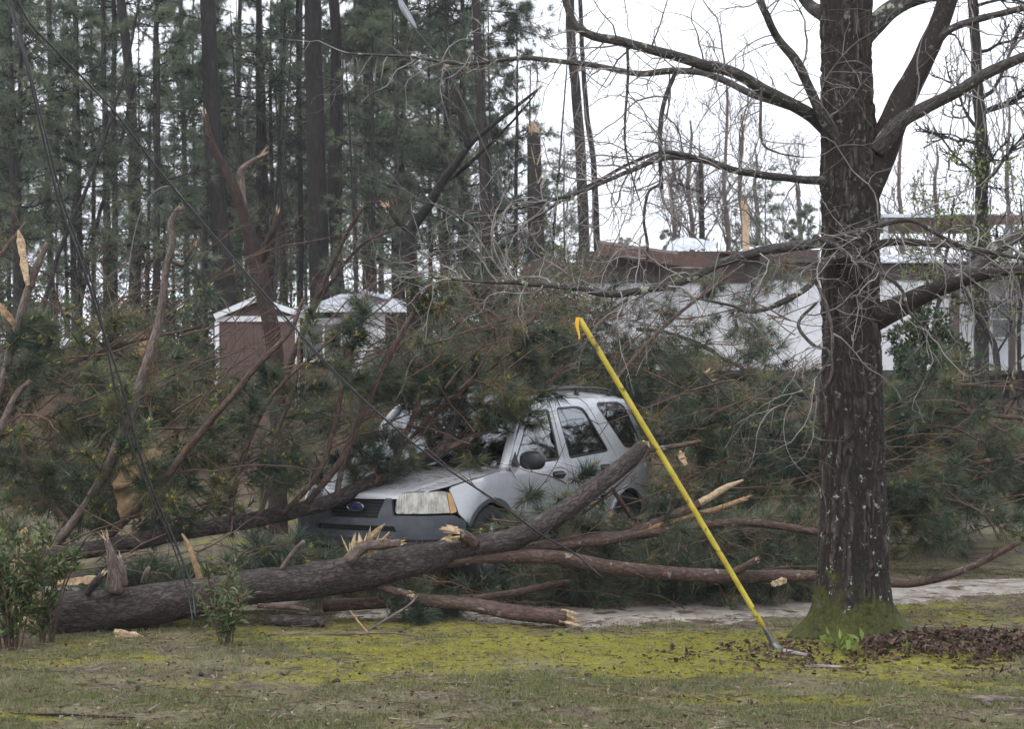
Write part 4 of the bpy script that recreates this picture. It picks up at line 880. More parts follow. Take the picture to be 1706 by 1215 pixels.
    # A pillar and roof rail
    q = MB(); pa = [skin(SX(1.13), 1.02, .03, sd), skin(SX(1.42), 1.33, .03, sd), skin(SX(1.66), 1.555, .03, sd), skin(SX(1.85), 1.60, .03, sd)]; pa = CW_(np.array(pa)); tube(q, pa, [.05, .042, .042, .03], 8, 20); part('pillar', q, MT['paint'], car)
    q = MB(); rl = CW_(np.array([(x, sd * .60, z) for x, z in ((2.0, 1.685), (2.1, 1.728), (2.9, 1.765), (3.55, 1.75), (3.66, 1.71))])); tube(q, rl, .016, 8, 40); rr_ = part('roof_rail', q, MT['black'], car)
    q = MB()
    for x in (2.02, 2.9, 3.58): tube(q, CW_(np.array([(x, sd * .60, 1.69), (x, sd * .60, 1.75)])), [.03, .02], 8, 4)
    part('rail_foot', q, MT['black'], rr_)
# front end across the middle, both sides in one sheet
def front_fn(o0=0.):
    return lambda s, z, o: np.where((s >= 0)[:, None], skin(np.abs(s), z, o + o0, 1), skin(np.abs(s), z, o + o0, -1))
bs = SX(.46); ga = SY(.34)
bump_o = [(-bs, .42), (-SX(.2), .385), (0, .38), (SX(.2), .385), (bs, .42), (SX(.46), .595), (SX(.335), .658), (SY(.40), .655), (SY(.36), .80), (SY(.30), .80), (SY(.25), .628), (-SY(.25), .628), (-SY(.30), .80), (-SY(.36), .80), (-SY(.40), .655), (-SX(.335), .658), (-SX(.46), .595)]
slot = round_poly([(-SY(.44), .515), (SY(.44), .515), (SY(.42), .565), (-SY(.42), .565)], .02)
q = MB(); panel(q, np.array(bump_o), (slot,), -.012, .05, .05, fn=front_fn()); bp_ = part('bumper', q, MT['plastic'], car)
q = MB(); panel(q, np.array([(-SX(.3), .455), (SX(.3), .455), (SX(.3), .475), (-SX(.3), .475)]), (), -.03, .06, .03, fn=front_fn()); part('bumper_strip', q, MT['plastic'], bp_)
q = MB(); panel(q, shrink(slot, -.02), (), .06, .06, .01, fn=front_fn()); part('intake', q, MT['black'], bp_)
q = MB(); panel(q, np.array([(-SY(.33), .62), (SY(.33), .62), (SY(.33), .79), (-SY(.33), .79)]), (), .05, .06, .01, fn=front_fn()); gp2 = part('grille', q, MT['black'], car)
for i in range(5):
    z_ = .648 + i * .03; q = MB(); yy_ = np.linspace(-.30, .30, 9); tube(q, CW_(np.array([skin(abs(SY(abs(y)) ), z_, .018, 1 if y >= 0 else -1) for y in yy_])), .006, 6, 18); part('grille_bar', q, MT['black'], gp2)
q = MB(); ec = CW_(skin(0., .722, -.002)); efn = lambda ax, u, w: ec - cbk * ax + clf * u * 1.0 + np.array([0, 0, w * .42]); lathe(q, [(.088, -.02), (.09, .0), (.082, .006), (.001, .006)], 32, efn); eb = part('emblem', q, MT['blue'], gp2)
q = MB(); a = np.arange(41) / 40 * 2 * math.pi; tube(q, np.array([efn(.006, .087 * math.cos(x), .087 * math.sin(x)) for x in a]), .005, 6, 60); part('emblem_ring', q, MT['chrome'], eb)
fc = bpy.data.curves.new('t', 'FONT'); fc.body = 'Ford'; fc.align_x = 'CENTER'; fc.align_y = 'CENTER'; fc.size = .075; fc.shear = .35; fc.extrude = .001; fo = bpy.data.objects.new('t', fc); COL.objects.link(fo); bpy.context.view_layer.update(); tm = bpy.data.meshes.new_from_object(fo); bpy.data.objects.remove(fo); bpy.data.curves.remove(fc)
for vv in tm.vertices: w_ = ec - cbk * (.0085 + vv.co.z) + clf * vv.co.x + np.array([0, 0, vv.co.y * .8]) - ORG[car.name]; vv.co = w_
eo = bpy.data.objects.new('emblem_lettering', tm); COL.objects.link(eo); eo.parent = eb; tm.materials.append(MT['chrome'])
# hood
def hood():
    V = []; ns, nu = 46, 26; ss = np.concatenate([np.linspace(0, SX(.35), 22), np.linspace(SX(.35), SX(1.17), 25)[1:]])
    def edge_z(s): x = float(np.interp(s, _ps, _pc[:, 0])); return float(np.interp(x, [0, .05, .16, .30, .5, .8, 1.2, 1.3], [.79, .80, .868, .893, .942, .992, 1.022, 1.03]))
    for sd in (1, -1):
        V = []
        for s in ss:
            e = skin(s, edge_z(s), 0, 1); x = e[0]; ca = np.array([.01 + (x ** 1.0) * .86 + .0 if x > 0 else 0, 0, 0]); ca[0] = .03 + x * .80; zc = float(np.interp(ca[0], [0, .1, .3, .6, .9, 1.12], [.795, .845, .91, .985, 1.03, 1.05]))
            for j in range(nu):
                u = j / (nu - 1); p = np.array([ca[0] + (e[0] - ca[0]) * u**1.6, e[1] * u, 0]); ridge = .012 * math.exp(-((u - .74) / .06)**2) * float(sstep(.1, .4, x))
                p[2] = e[2] + (max(zc, e[2] + .004) - e[2]) * (1 - u**3.2) ** .72 + ridge; p[1] *= sd; V.append(p)
        q = MB(); k = len(ss); Q = [(i * nu + j, (i + 1) * nu + j, (i + 1) * nu + j + 1, i * nu + j + 1)[::-sd] for i in range(k - 1) for j in range(nu - 1)]; q.add(CW_(np.array(V)), Q); yield q
hq = MB()
for q in hood():
    hq.add(q.V[0], q.Q[0])
hd = part('hood', hq, MT['paint'], car)
# shut line between hood and fender, laid on the hood surface
q = MB(); nu_ = 26
for k0 in (0, len(hq.V[0])):
    HV = np.concatenate(hq.V)[k0:k0 + len(hq.V[0])].reshape(-1, nu_, 3); tube(q, HV[14:, 21] + np.array([0, 0, -.0015]), .0035, 5, 60)
part('shut_line', q, MT['rim_dark'], hd)
# windscreen, cowl, roof
def bez(a, b_, c_, u): return (1 - u)**2 * a + 2 * u * (1 - u) * b_ + u * u * c_
def sheet(fn, nu, nv): 
    V = [fn(i / nu, j / nv) for i in range(nu + 1) for j in range(nv + 1)]; return np.array(V), [(i * (nv + 1) + j, (i + 1) * (nv + 1) + j, (i + 1) * (nv + 1) + j + 1, i * (nv + 1) + j + 1) for i in range(nu) for j in range(nv)]
def ws(u, w, o=0.):     # u across, w up
    y = (u * 2 - 1); bx = .98 + .17 * y * y; tx = 1.60 + .08 * y * y; yb, yt = .80, .655
    return np.array([bx + (tx - bx) * w - .02 * math.sin(math.pi * w) - o * .6, y * (yb + (yt - yb) * w), 1.03 - .0 * y * y + (1.592 - .02 * y * y - 1.03) * w + .02 * math.sin(math.pi * w) + o])
V, Q = sheet(ws, 20, 12); q = MB().add(CW_(V), Q); part('windscreen', q, MT['glass'], car)
V, Q = sheet(lambda u, w: ws(u, -.10 + w * .13, .003) - np.array([0, 0, .0]), 16, 3); q = MB().add(CW_(V), Q); part('cowl', q, MT['black'], car)
q = MB()
for y0, y1 in ((.15, .62), (-.45, .05)): tube(q, CW_(np.array([ws((y0 + 1) / 2, 0, .012), ws((y1 + 1) / 2 - .05, .10, .014), ws((y1 + 1) / 2 + .12, .2, .014)])), .007, 6, 14)
part('wipers', q, MT['black'], car)
def roof(u, w):
    y = u * 2 - 1; x0_ = 1.59 + .08 * y * y; x1_ = 3.98 - .14 * y * y; x = x0_ + (x1_ - x0_) * w; half = skin(SX(min(max(x, 1.8), 3.8)), float(np.interp(x, [1.6, 1.8, 2.1, 2.6], [1.60, 1.61, 1.645, 1.67])), 0, 1)[1]
    yy_ = y * half; ez = float(np.interp(x, [1.6, 1.8, 2.1, 2.6, 3.2, 3.7, 4.0], [1.565, 1.605, 1.645, 1.672, 1.676, 1.668, 1.63])); cz = float(np.interp(x, [1.58, 1.8, 2.2, 2.8, 3.3, 3.8, 4.0], [1.60, 1.652, 1.705, 1.738, 1.742, 1.72, 1.66])) ; return np.array([x, yy_, ez + (cz - ez) * (1 - abs(y)**3.5)**.8])
V, Q = sheet(roof, 36, 30); q = MB().add(CW_(V), Q); part('roof', q, MT['paint'], car)
q = MB()
for x in (2.6, 3.4): tube(q, CW_(np.array([(x, -.60, 1.763), (x, 0, 1.785), (x, .60, 1.763)])), .014, 8, 14)
part('roof_crossbar', q, MT['black'], car)
# tailgate
rfn = front_fn(); rs = _ps[-1]
def rear_fn(s, z, o): s = np.asarray(s); return np.where((s <= rs)[:, None], skin(np.minimum(s, rs), z, o, 1), skin(np.minimum(2 * rs - s, rs), z, o, -1))
ra = SX(4.335); rw = [(SX(4.25), 1.17), (2 * rs - SX(4.25), 1.17), (2 * rs - SX(4.22), 1.55), (SX(4.22), 1.55)]
q = MB(); panel(q, np.array([(ra, .63), (2 * rs - ra, .63), (2 * rs - ra, 1.16), (2 * rs - SX(4.18), 1.17), (2 * rs - SX(4.05), 1.62), (SX(4.05), 1.62), (SX(4.18), 1.17), (ra, 1.16)]), (np.array(rw),), .0, .07, .02, fn=rear_fn); tg = part('tailgate', q, MT['paint'], car)
q = MB(); panel(q, np.array(rw), (), .008, .08, .004, fn=rear_fn); part('rear_window', q, MT['glass'], tg)
rbm = SX(3.92); q = MB(); panel(q, np.array([(rbm, .40), (2 * rs - rbm, .40), (2 * rs - SX(4.2), .61), (2 * rs - SX(4.25), .645), (SX(4.25), .645), (SX(4.2), .61)]), (), -.02, .07, .05, fn=rear_fn); part('rear_bumper', q, MT['plastic'], car)
# inner tub, floor, seats, dashboard, wheel
q = MB(); box(q, (0, 0, 0), (1, 1, 1)); V = q.V[0] * np.array([3.3, 1.5, .42]) + np.array([.95, -.75, .30]); q.V[0] = CW_(V); box(q, (0, 0, 0), (1, 1, 1)); q.V[1] = CW_(q.V[1] * np.array([.8, 1.15, .40]) + np.array([.15, -.575, .32])); part('chassis', q, MT['rim_dark'], car, smooth=False)
def soft(lo, hi, e=.35, n=10, m_=12):
    lo, hi = np.array(lo), np.array(hi); c_, h_ = (lo + hi) / 2, (hi - lo) / 2; sp = lambda a, p_: np.sign(a) * np.abs(a)**p_; ph = np.linspace(-math.pi / 2, math.pi / 2, n)[:, None]; th = np.arange(m_)[None] / m_ * 2 * math.pi
    V = np.stack([sp(np.cos(ph), e) * sp(np.cos(th), e), sp(np.cos(ph), e) * sp(np.sin(th), e), sp(np.sin(ph), e) + 0 * th], -1).reshape(-1, 3) * h_ + c_
    return V, [(i * m_ + j, i * m_ + (j + 1) % m_, (i + 1) * m_ + (j + 1) % m_, (i + 1) * m_ + j) for i in range(n - 1) for j in range(m_)]
for x, y in ((2.25, .38), (2.25, -.38), (3.2, .38), (3.2, -.38)):
    q = MB()
    for lo, hi in (((x - .5, y - .25, .72), (x + .05, y + .25, .90)), ((x - .08, y - .24, .78), (x + .1, y + .24, 1.36)), ((x, y - .13, 1.38), (x + .09, y + .13, 1.54))):
        V, Q = soft(lo, hi); q.add(CW_(V), Q)
    part('seat', q, MT['seat'], car)
q = MB(); V, Q = soft((1.15, -.72, .72), (1.55, .72, 1.06)); q.add(CW_(V), Q); part('dashboard', q, MT['black'], car)
q = MB(); a = np.arange(31) / 30 * 2 * math.pi; tube(q, CW_(np.stack([1.66 + .06 * np.sin(a), .38 + .18 * np.cos(a), 1.02 + .17 * np.sin(a)], -1)), .014, 6, 40); part('steering_wheel', q, MT['black'], car)

HOODV = np.concatenate(hq.V)
def hood_d(px, py, back=.1):      # distance at which the ray through a pixel meets the hood
    u = 853 + F * HOODV[:, 0] / HOODV[:, 1]; w = HOR + F * (CAMH - HOODV[:, 2]) / HOODV[:, 1]
    k = np.argsort((u - px)**2 + (w - py)**2)[:4]; return float(HOODV[k, 1].min()) - back
# ================================================================== the oak
ro = np.random.default_rng(5)
OD = 12.1; ob = GX(1420, OD); oak = thing('oak_tree', 'big leafless oak with deeply furrowed dark bark and mossy foot', 'tree', ob)
def oak_trunk():
    cl = [(1424, 1085, 150), (1421, 1045, 132), (1420, 1000, 121), (1421, 930, 114), (1421, 800, 109), (1420, 700, 106), (1418, 600, 101), (1416, 500, 99), (1416, 400, 98), (1415, 300, 97), (1412, 200, 89), (1409, 100, 86), (1408, 0, 87), (1402, -150, 70), (1398, -320, 50), (1398, -600, 30)]
    pts = np.array([np.append(P(a, b_, OD), w / 2 / F * OD) for a, b_, w in cl]); m_, n = 900, 200
    PR = crom(pts, m_); C, r = PR[:, :3], PR[:, 3]; a = np.arange(n) / n * 2 * math.pi; ca, sa = np.cos(a)[None], np.sin(a)[None]
    zz = C[:, 2:3]; hg = zz - ob[2]
    fl = np.exp(-np.clip(hg, 0, 9) / .15)
    root = fl * (.12 + .30 * np.maximum(0, np.cos(3 * a - .5))[None] ** 2 + .52 * np.exp(-((a - math.pi + .1) / .5) ** 2)[None] + .44 * np.exp(-(np.minimum(a, 2 * math.pi - a) / .55) ** 2)[None])
    Rm = .22; X, Y_ = ca * Rm, sa * Rm; wz = zz + .10 * (fbm(X * 9, Y_ * 9, zz * 2, 2) - .5)
    def ridged(f, fz, sd): return np.abs(2 * vnoise(X * f + sd + .35 * np.sin(wz * 9 + sd), Y_ * f + sd, wz * fz + sd) - 1)
    g1, g2, g3 = ridged(34, 5.5, 3.), ridged(52, 9, 11.), ridged(20, 3., 23.)
    ridge = sstep(.04, .42, g1) * sstep(.0, .30, g2) * (.55 + .45 * sstep(.05, .5, g3)) * (.7 + .5 * fbm(X * 60, Y_ * 60, zz * 40, 2))
    ridge = np.clip(ridge, 0, 1); vcol = ridge * .62
    rr = r[:, None] * (1 + root) + ridge * .020 - .015 + (fbm(ca * 1.4, sa * 1.4, zz * 1.3, 3) - .5) * .05 + (fbm(ca * 16, sa * 16, zz * 40, 2) - .5) * .006
    V = np.stack([C[:, 0:1] + rr * ca, C[:, 1:2] + rr * sa * .95, np.repeat(zz, n, 1)], -1)
    tc = np.stack([ca * r[:, None], sa * r[:, None], np.repeat(zz, n, 1)], -1)
    i = np.arange(m_ - 1)[:, None] * n; j = np.arange(n)[None]
    q = MB().add(V.reshape(-1, 3), np.stack([i + j, i + (j + 1) % n, i + n + (j + 1) % n, i + n + j], -1).reshape(-1, 4), None, tc.reshape(-1, 3), vcol.ravel())
    return part('trunk', q, MT['oak'], oak)
oak_trunk()
limbs = [  # (px, py, distance, width px)
 [(1412, 245, 12.1, 46), (1375, 210, 12.05, 30), (1345, 190, 12, 23), (1290, 160, 11.9, 21), (1230, 122, 11.8, 19), (1170, 104, 11.7, 18), (1110, 86, 11.6, 17), (1040, 71, 11.5, 15), (985, 58, 11.4, 14), (958, 38, 11.4, 13), (945, 5, 11.4, 12), (930, -40, 11.4, 10)],
 [(1400, 215, 12.2, 24), (1360, 192, 12.3, 15), (1330, 182, 12.4, 13), (1250, 156, 12.6, 12), (1200, 130, 12.8, 11), (1130, 116, 13, 11), (1060, 121, 13.2, 10), (980, 107, 13.4, 9), (880, 96, 13.6, 8), (780, 106, 13.8, 6), (690, 95, 14, 5), (580, 88, 14.2, 3)],
 [(1405, 305, 12.1, 24), (1366, 300, 12, 15), (1320, 298, 11.9, 13), (1230, 285, 11.7, 12), (1170, 266, 11.6, 11), (1110, 263, 11.5, 9), (1060, 281, 11.4, 8), (1010, 300, 11.4, 7), (950, 325, 11.3, 6), (860, 346, 11.3, 4), (800, 351, 11.2, 3), (740, 345, 11.2, 2)],
 [(1180, 268, 11.6, 9), (1110, 253, 11.5, 7), (1050, 272, 11.6, 6), (1000, 299, 11.7, 6), (940, 331, 11.8, 5), (880, 371, 11.9, 4), (820, 400, 12, 3), (700, 430, 12.1, 2)],
 [(1410, 400, 12, 26), (1366, 405, 11.8, 18), (1320, 410, 11.6, 17), (1265, 420, 11.5, 16), (1200, 441, 11.4, 14), (1140, 466, 11.3, 13), (1090, 479, 11.2, 13), (1020, 490, 11.1, 12), (950, 478, 11, 10), (890, 472, 11, 9), (800, 469, 11, 6), (720, 462, 11, 3)],
 [(1400, 425, 11.9, 14), (1372, 442, 11.6, 12), (1345, 478, 11.4, 10), (1300, 505, 11.3, 10), (1250, 520, 11.2, 7), (1215, 508, 11.2, 5), (1150, 495, 11.1, 3)],
 [(1395, 235, 12.0, 26), (1366, 185, 11.9, 19), (1350, 150, 11.9, 16), (1325, 100, 11.8, 15), (1295, 62, 11.8, 13), (1275, 22, 11.7, 12), (1255, -25, 11.7, 10)],
 [(1405, 40, 12.1, 30), (1370, 22, 12.2, 24), (1348, 8, 12.3, 20), (1325, -25, 12.3, 16)],
 [(1432, 330, 12.1, 66), (1462, 262, 12.1, 56), (1486, 205, 12.1, 48), (1512, 150, 12.1, 40), (1545, 85, 12.1, 36), (1572, 20, 12.1, 34), (1588, -50, 12.1, 30), (1600, -150, 12.1, 22)],
 [(1462, 250, 12.0, 34), (1500, 203, 11.9, 26), (1540, 180, 11.9, 22), (1600, 150, 11.8, 20), (1650, 120, 11.7, 19), (1706, 95, 11.7, 17), (1780, 65, 11.6, 14)],
 [(1415, 80, 12.1, 44), (1452, 45, 12.2, 36), (1485, 15, 12.2, 30), (1530, -5, 12.3, 24), (1590, -15, 12.3, 18)],
 [(1555, 75, 12.1, 16), (1585, 48, 12.0, 13), (1640, 28, 12, 12), (1706, 12, 12, 11), (1780, 0, 12, 8)],
 [(1425, 540, 12.1, 60), (1465, 525, 12.05, 44), (1500, 510, 12, 36), (1545, 488, 11.9, 28), (1600, 470, 11.8, 20), (1650, 456, 11.7, 16), (1706, 452, 11.7, 14), (1800, 460, 11.6, 10)],
 [(1575, 478, 11.9, 24), (1610, 458, 11.9, 21), (1640, 432, 12, 22), (1680, 402, 12, 21), (1710, 385, 12.1, 18), (1790, 350, 12.2, 12)],
 [(1400, 430, 11.8, 18), (1450, 415, 11.6, 15), (1480, 404, 11.5, 13), (1540, 405, 11.5, 11), (1600, 411, 11.4, 9), (1706, 431, 11.4, 6)],
 [(1395, 395, 11.8, 14), (1440, 385, 11.5, 10), (1490, 368, 11.4, 9), (1530, 372, 11.3, 7), (1580, 400, 11.3, 6), (1640, 425, 11.3, 4)],
 [(1360, 395, 11.7, 8), (1395, 410, 11.4, 8), (1420, 430, 11.3, 8), (1455, 448, 11.2, 7), (1500, 480, 11.1, 6), (1515, 520, 11.1, 5), (1540, 545, 11.1, 3)],
 [(1126, 118, 11.7, 7), (1103, 183, 11.6, 8), (1100, 257, 11.5, 7), (1102, 314, 11.5, 7)],
 [(1099, 308, 11.5, 5), (1080, 321, 11.4, 5), (1073, 366, 11.4, 5), (1079, 415, 11.4, 5), (1073, 474, 11.3, 3)],
 [(1268, 146, 11.8, 5), (1269, 232, 11.7, 5), (1295, 254, 11.6, 3), (1340, 262, 11.6, 2)],
 [(1045, 72, 11.5, 5), (1046, 130, 11.5, 5), (1041, 230, 11.4, 4), (1052, 290, 11.4, 3), (1066, 335, 11.4, 2)],
 [(1360, 470, 11.5, 6), (1380, 520, 11.2, 6), (1385, 590, 11.1, 5), (1350, 640, 11, 4), (1320, 660, 11, 3)],
 [(1360, 505, 11.4, 5), (1330, 540, 11.2, 6), (1355, 575, 11.1, 6), (1380, 585, 11, 6), (1386, 620, 11, 5), (1365, 655, 11, 4), (1310, 672, 11, 2)],
]
tw = MB(); ALL = []
for i, lb in enumerate(limbs):
    pts = [P(a, b_, d) for a, b_, d, w in lb]; rad = [w / 2 / F * d for a, b_, d, w in lb]
    q = MB(); C, r = tube(q, pts, rad, 14 if rad[1] > .03 else 8, int(30 + 70 * (rad[1] > .02)), wob=.22 if i not in (8, 12) else .05, bark=.16 if i not in (8, 12) else .22, bs=5, seed=i * 1.3, c=.22)
    part('branch', q, MT['oak_limb'] if i not in (8, 12) else MT['oak'], oak); ALL.append((C, r))
def zig(A, B, RA, RB, p, d, L, r0, dep, rng, drop=.0):
    k = max(4, int(L / .07))
    for i in range(k):
        d = unit(d + rng.normal(0, .24, 3) * np.array([1, .8, 1]) + np.array([0, 0, -drop])); e = p + d * L / k
        ra = r0 * (1 - .75 * i / k); rb_ = r0 * (1 - .75 * (i + 1) / k)
        A.append(p); B.append(e); RA.append(ra); RB.append(rb_)
        if dep > 0 and i > 0 and rng.uniform() < .55:
            s = perp(d[None], rng)[0]; zig(A, B, RA, RB, e, unit(d * .6 + s), L * rng.uniform(.2, .5), ra * .6, dep - 1, rng, drop)
        p = e
A, B, RA, RB = [], [], [], []
for li_, (C, r) in enumerate(ALL):
    al = np.concatenate([[0], np.cumsum(np.linalg.norm(np.diff(C, axis=0), axis=1))]); Lt = al[-1]; s = .12 * Lt
    while s < Lt:
        k = min(np.searchsorted(al, s), len(C) - 2); f_ = s / Lt
        if r[k] < .06:
            dr = unit(C[k + 1] - C[k]); sd = perp(dr[None], ro)[0]; sd[2] = sd[2] * .8
            zig(A, B, RA, RB, C[k], unit(dr * ro.uniform(.2, .9) + sd), ro.uniform(.25, 1.15) * (1.15 - .3 * f_), min(r[k] * .5, ro.uniform(.0042, .0085)), 2, ro, ro.choice([0, 0, .05, .1]))
        s += ro.uniform(.045, .11) * (1.5 - .7 * f_) * (2.6 if li_ in (5, 16, 21, 22) else 1)
    zig(A, B, RA, RB, C[-1], unit(C[-1] - C[-3]), .6, r[-1] * .8, 2, ro)
for px in range(1375, 1462, 22):       # sprouts straight off the trunk
    zig(A, B, RA, RB, P(px, ro.uniform(340, 560), OD - .2), unit(np.array([(px - 1417) / 45., -1, ro.uniform(-.3, .4)])), ro.uniform(.3, .7), .006, 2, ro)
sticks(tw, np.array(A), np.array(B), np.array(RA), np.array(RB), 4); part('twigs', tw, MT['twig'], oak, kind='stuff')
print('oak twig sticks', len(A))

# ================================================================== fallen pines
rf = np.random.default_rng(9)
class Fallen:
    def __init__(s, name, label, loc, cat='fallen tree', group=None):
        s.o = thing(name, label, cat, loc, group); s.wood, s.leaf, s.cat = MB(), MB(), MB()
    def stem(s, name, pl, mt, n=10, m=None, bark=.12, wob=.2, brk=None, brk0=None, seed=None):
        pts = [P(a, b_, d) for a, b_, d, w in pl]; rad = [w / 2 / F * d for a, b_, d, w in pl]; q = MB()
        C, r = tube(q, pts, rad, n, m, wob, bark, 5, rf.uniform(0, 90) if seed is None else seed); ob_ = part(name, q, MT[mt], s.o)
        for e, a_, b_ in ((brk, -1, -2), (brk0, 0, 1)):
            if e:
                q = MB(); splinters(q, C[a_], C[a_] - C[b_], r[a_], e, rf, 12 if r[a_] > .03 else 7); part('broken_end', q, MT['split'], ob_, smooth=False)
        s.last = (C, r); return C, r
    def side(s, C, r, n, L, sp=.7, r0=.006, lo=.1, foliage=True, up=.3, M=28, hi=1., **k):
        k.setdefault('w', .0055) if foliage else None
        i = rf.integers(int(lo * (len(C) - 1)), int(hi * (len(C) - 1)), n); D = unit(C[i + 1] - C[i]); d = unit(D * .5 + perp(D, rf) * sp + np.array([0, 0, up]))
        if foliage: boughs(C[i], d, L * rf.uniform(.6, 1.2, n), rf, s.wood, s.leaf, r0=r0, M=M, catkin=s.cat, **k)
        else:
            A, B, RA, RB = [], [], [], []
            for a, b_ in zip(C[i], d): zig(A, B, RA, RB, a, b_, L * rf.uniform(.5, 1.2), r0, 1, rf)
            sticks(s.wood, np.array(A), np.array(B), np.array(RA), np.array(RB), 4)
    def fill(s, poly, d0, d1, n, L=(.45, .9), up=.25, cat_p=.0, M=28, w=.0058, nl=.18, lowbias=1., c=None, dirx=0., bare=.0):
        poly = np.array(poly, float); lo, hi = poly.min(0), poly.max(0); pts = []
        while len(pts) < n:
            q = rf.uniform(lo, hi); x, y = q; ins = False; j = len(poly) - 1
            for i in range(len(poly)):
                if (poly[i][1] > y) != (poly[j][1] > y) and x < (poly[j][0] - poly[i][0]) * (y - poly[i][1]) / (poly[j][1] - poly[i][1]) + poly[i][0]: ins = not ins
                j = i
            if ins:
                p = P(x, y, d0 + (d1 - d0) * rf.uniform() ** lowbias); g_ = tz(p[0], p[1]) + .06
                if p[2] < g_: p[2] = g_ + rf.uniform(0, .25)
                if 'car_clear' in globals() and not car_clear(p): continue
                pts.append(p)
        p = np.array(pts); a = rf.uniform(0, 6.28, n); d = np.stack([np.cos(a) + dirx, np.sin(a), rf.normal(up, .45, n)], -1); l = rf.uniform(L[0], L[1], n)
        boughs(p - unit(d) * (l * .5)[:, None], d, l, rf, s.wood, s.leaf, M=M, w=w, nl=nl, catkin=s.cat, cat_p=cat_p, c=c, r0=.008)
    def rods(s, poly, d0, d1, n, L=(.7, 1.8), slope=(.2, 1.2), r=(.004, .011), lean=0.):
        poly = np.array(poly, float); A, B, RA, RB = [], [], [], []
        for _ in range(n):
            q = rf.uniform(poly[0], poly[1]); p = P(q[0], q[1], rf.uniform(d0, d1)); p[2] = max(p[2], tz(p[0], p[1]) + .05)
            if not car_clear(p): continue
            sx_ = rf.choice([-1, 1]) if rf.uniform() > abs(lean) else np.sign(lean); zig_s(A, B, RA, RB, p, unit(np.array([sx_, rf.normal(0, .4), rf.uniform(*slope)])), rf.uniform(*L), rf.uniform(*r))
        sticks(s.wood, np.array(A), np.array(B), np.array(RA), np.array(RB), 5)
    def done(s):
        if s.wood.n: part('twigs', s.wood, MT['twig_pine'], s.o, kind='stuff')
        if s.leaf.n: part('needles', s.leaf, MT['needle'], s.o, kind='stuff')
        if s.cat.n: part('pollen_cones', s.cat, MT['catkin'], s.o, kind='stuff')
def zig_s(A, B, RA, RB, p, d, L, r0):
    k = 9
    for i in range(k):
        d = unit(d + rf.normal(0, .12, 3)); e = p + d * L / k; A.append(p); B.append(e); RA.append(r0 * (1 - .08 * i)); RB.append(r0 * (1 - .08 * (i + 1)))
        if i > 2 and rf.uniform() < .45: zig(A, B, RA, RB, e, unit(d + perp(d[None], rf)[0] * .9), L * rf.uniform(.12, .3), r0 * .5, 0, rf)
        p = e
def car_clear(p):        # keep boughs out of the car's own volume
    dx, dy = p[0] + 1.38, p[1] - 14.6; sn, cs = math.sin(R(31.3)), math.cos(R(31.3)); bk = dx * sn + dy * cs; lt = dx * cs - dy * sn
    if not (-.3 < bk < 4.8 and abs(lt) < 1.15): return True
    top = 1.0 + .15 * bk if bk < 1.2 else (1.25 + (bk - 1.2) * .7 if bk < 1.95 else 1.85)
    return p[2] > top + .03

# --- A: the big trunk in the foreground
A_ = Fallen('fallen_pine', 'thick scaly pine trunk lying in front of the silver car', GX(350, 12.3))
A_.stem('trunk', [(78, 1030, 11.95, 60), (110, 1024, 12.0, 72), (176, 1019, 12.1, 70), (260, 1006, 12.2, 66), (352, 993, 12.3, 60), (430, 980, 12.4, 58), (498, 972, 12.5, 58), (560, 963, 12.6, 58), (615, 954, 12.7, 58), (670, 942, 12.8, 54), (720, 930, 12.9, 48), (760, 918, 12.95, 38), (830, 905, 13.0, 36), (862, 896, 13.05, 35), (923, 863, 13.2, 33), (985, 818, 13.35, 31), (1034, 781, 13.5, 29), (1074, 746, 13.6, 28)], 'pine', 26, 190, .17, .12, brk=.10, brk0=.45, seed=2.2)
C, r = A_.stem('branch', [(690, 938, 12.85, 26), (717, 937, 12.9, 26), (820, 927, 13.0, 24), (923, 929, 13.1, 24), (1000, 942, 13.2, 24), (1083, 953, 13.3, 23), (1207, 959, 13.4, 22), (1360, 961, 13.5, 19), (1484, 972, 13.5, 15), (1559, 966, 13.45, 13), (1646, 932, 13.4, 11), (1700, 903, 13.35, 8)], 'pine_stem', 14, 90, .12, .2); A_.side(C, r, 14, .4, foliage=False, up=.1, r0=.005)
C, r = A_.stem('branch', [(860, 918, 13.1, 15), (903, 913, 13.2, 15), (1000, 903, 13.4, 15), (1083, 889, 13.6, 15), (1207, 872, 13.8, 14), (1290, 876, 13.9, 13), (1364, 888, 14, 12), (1440, 905, 14.1, 9)], 'pine_stem', 12, 60, .12, .2, brk=.1); A_.side(C, r, 6, .4, up=.1); A_.side(C, r, 14, .4, foliage=False)
C, r = A_.stem('branch', [(880, 915, 13.3, 18), (944, 905, 13.4, 18), (1041, 892, 13.55, 17), (1110, 865, 13.7, 16), (1165, 839, 13.75, 14)], 'pine_stem', 12, 50, .12, .2); A_.side(C, r, 12, .4, foliage=False)
A_.stem('split_end', [(1158, 843, 13.74, 13), (1180, 830, 13.77, 12), (1210, 813, 13.8, 11), (1238, 800, 13.85, 3)], 'split', 7, 20, .3, .2)
A_.stem('branch', [(1070, 884, 13.6, 12), (1150, 860, 13.75, 10), (1195, 848, 13.8, 9), (1240, 832, 13.85, 8)], 'split_dull', 8, 16, .1, .1, brk=.1)
A_.stem('branch', [(1200, 961, 13.4, 14), (1235, 948, 13.35, 13), (1260, 934, 13.3, 12)], 'pine_stem', 10, 14, .1, .1, brk=.06)
C, r = A_.stem('branch', [(1060, 752, 13.55, 8), (1100, 748, 13.6, 9), (1140, 741, 13.6, 8), (1168, 735, 13.6, 6)], 'pine_stem', 8, 18, .1, .2)
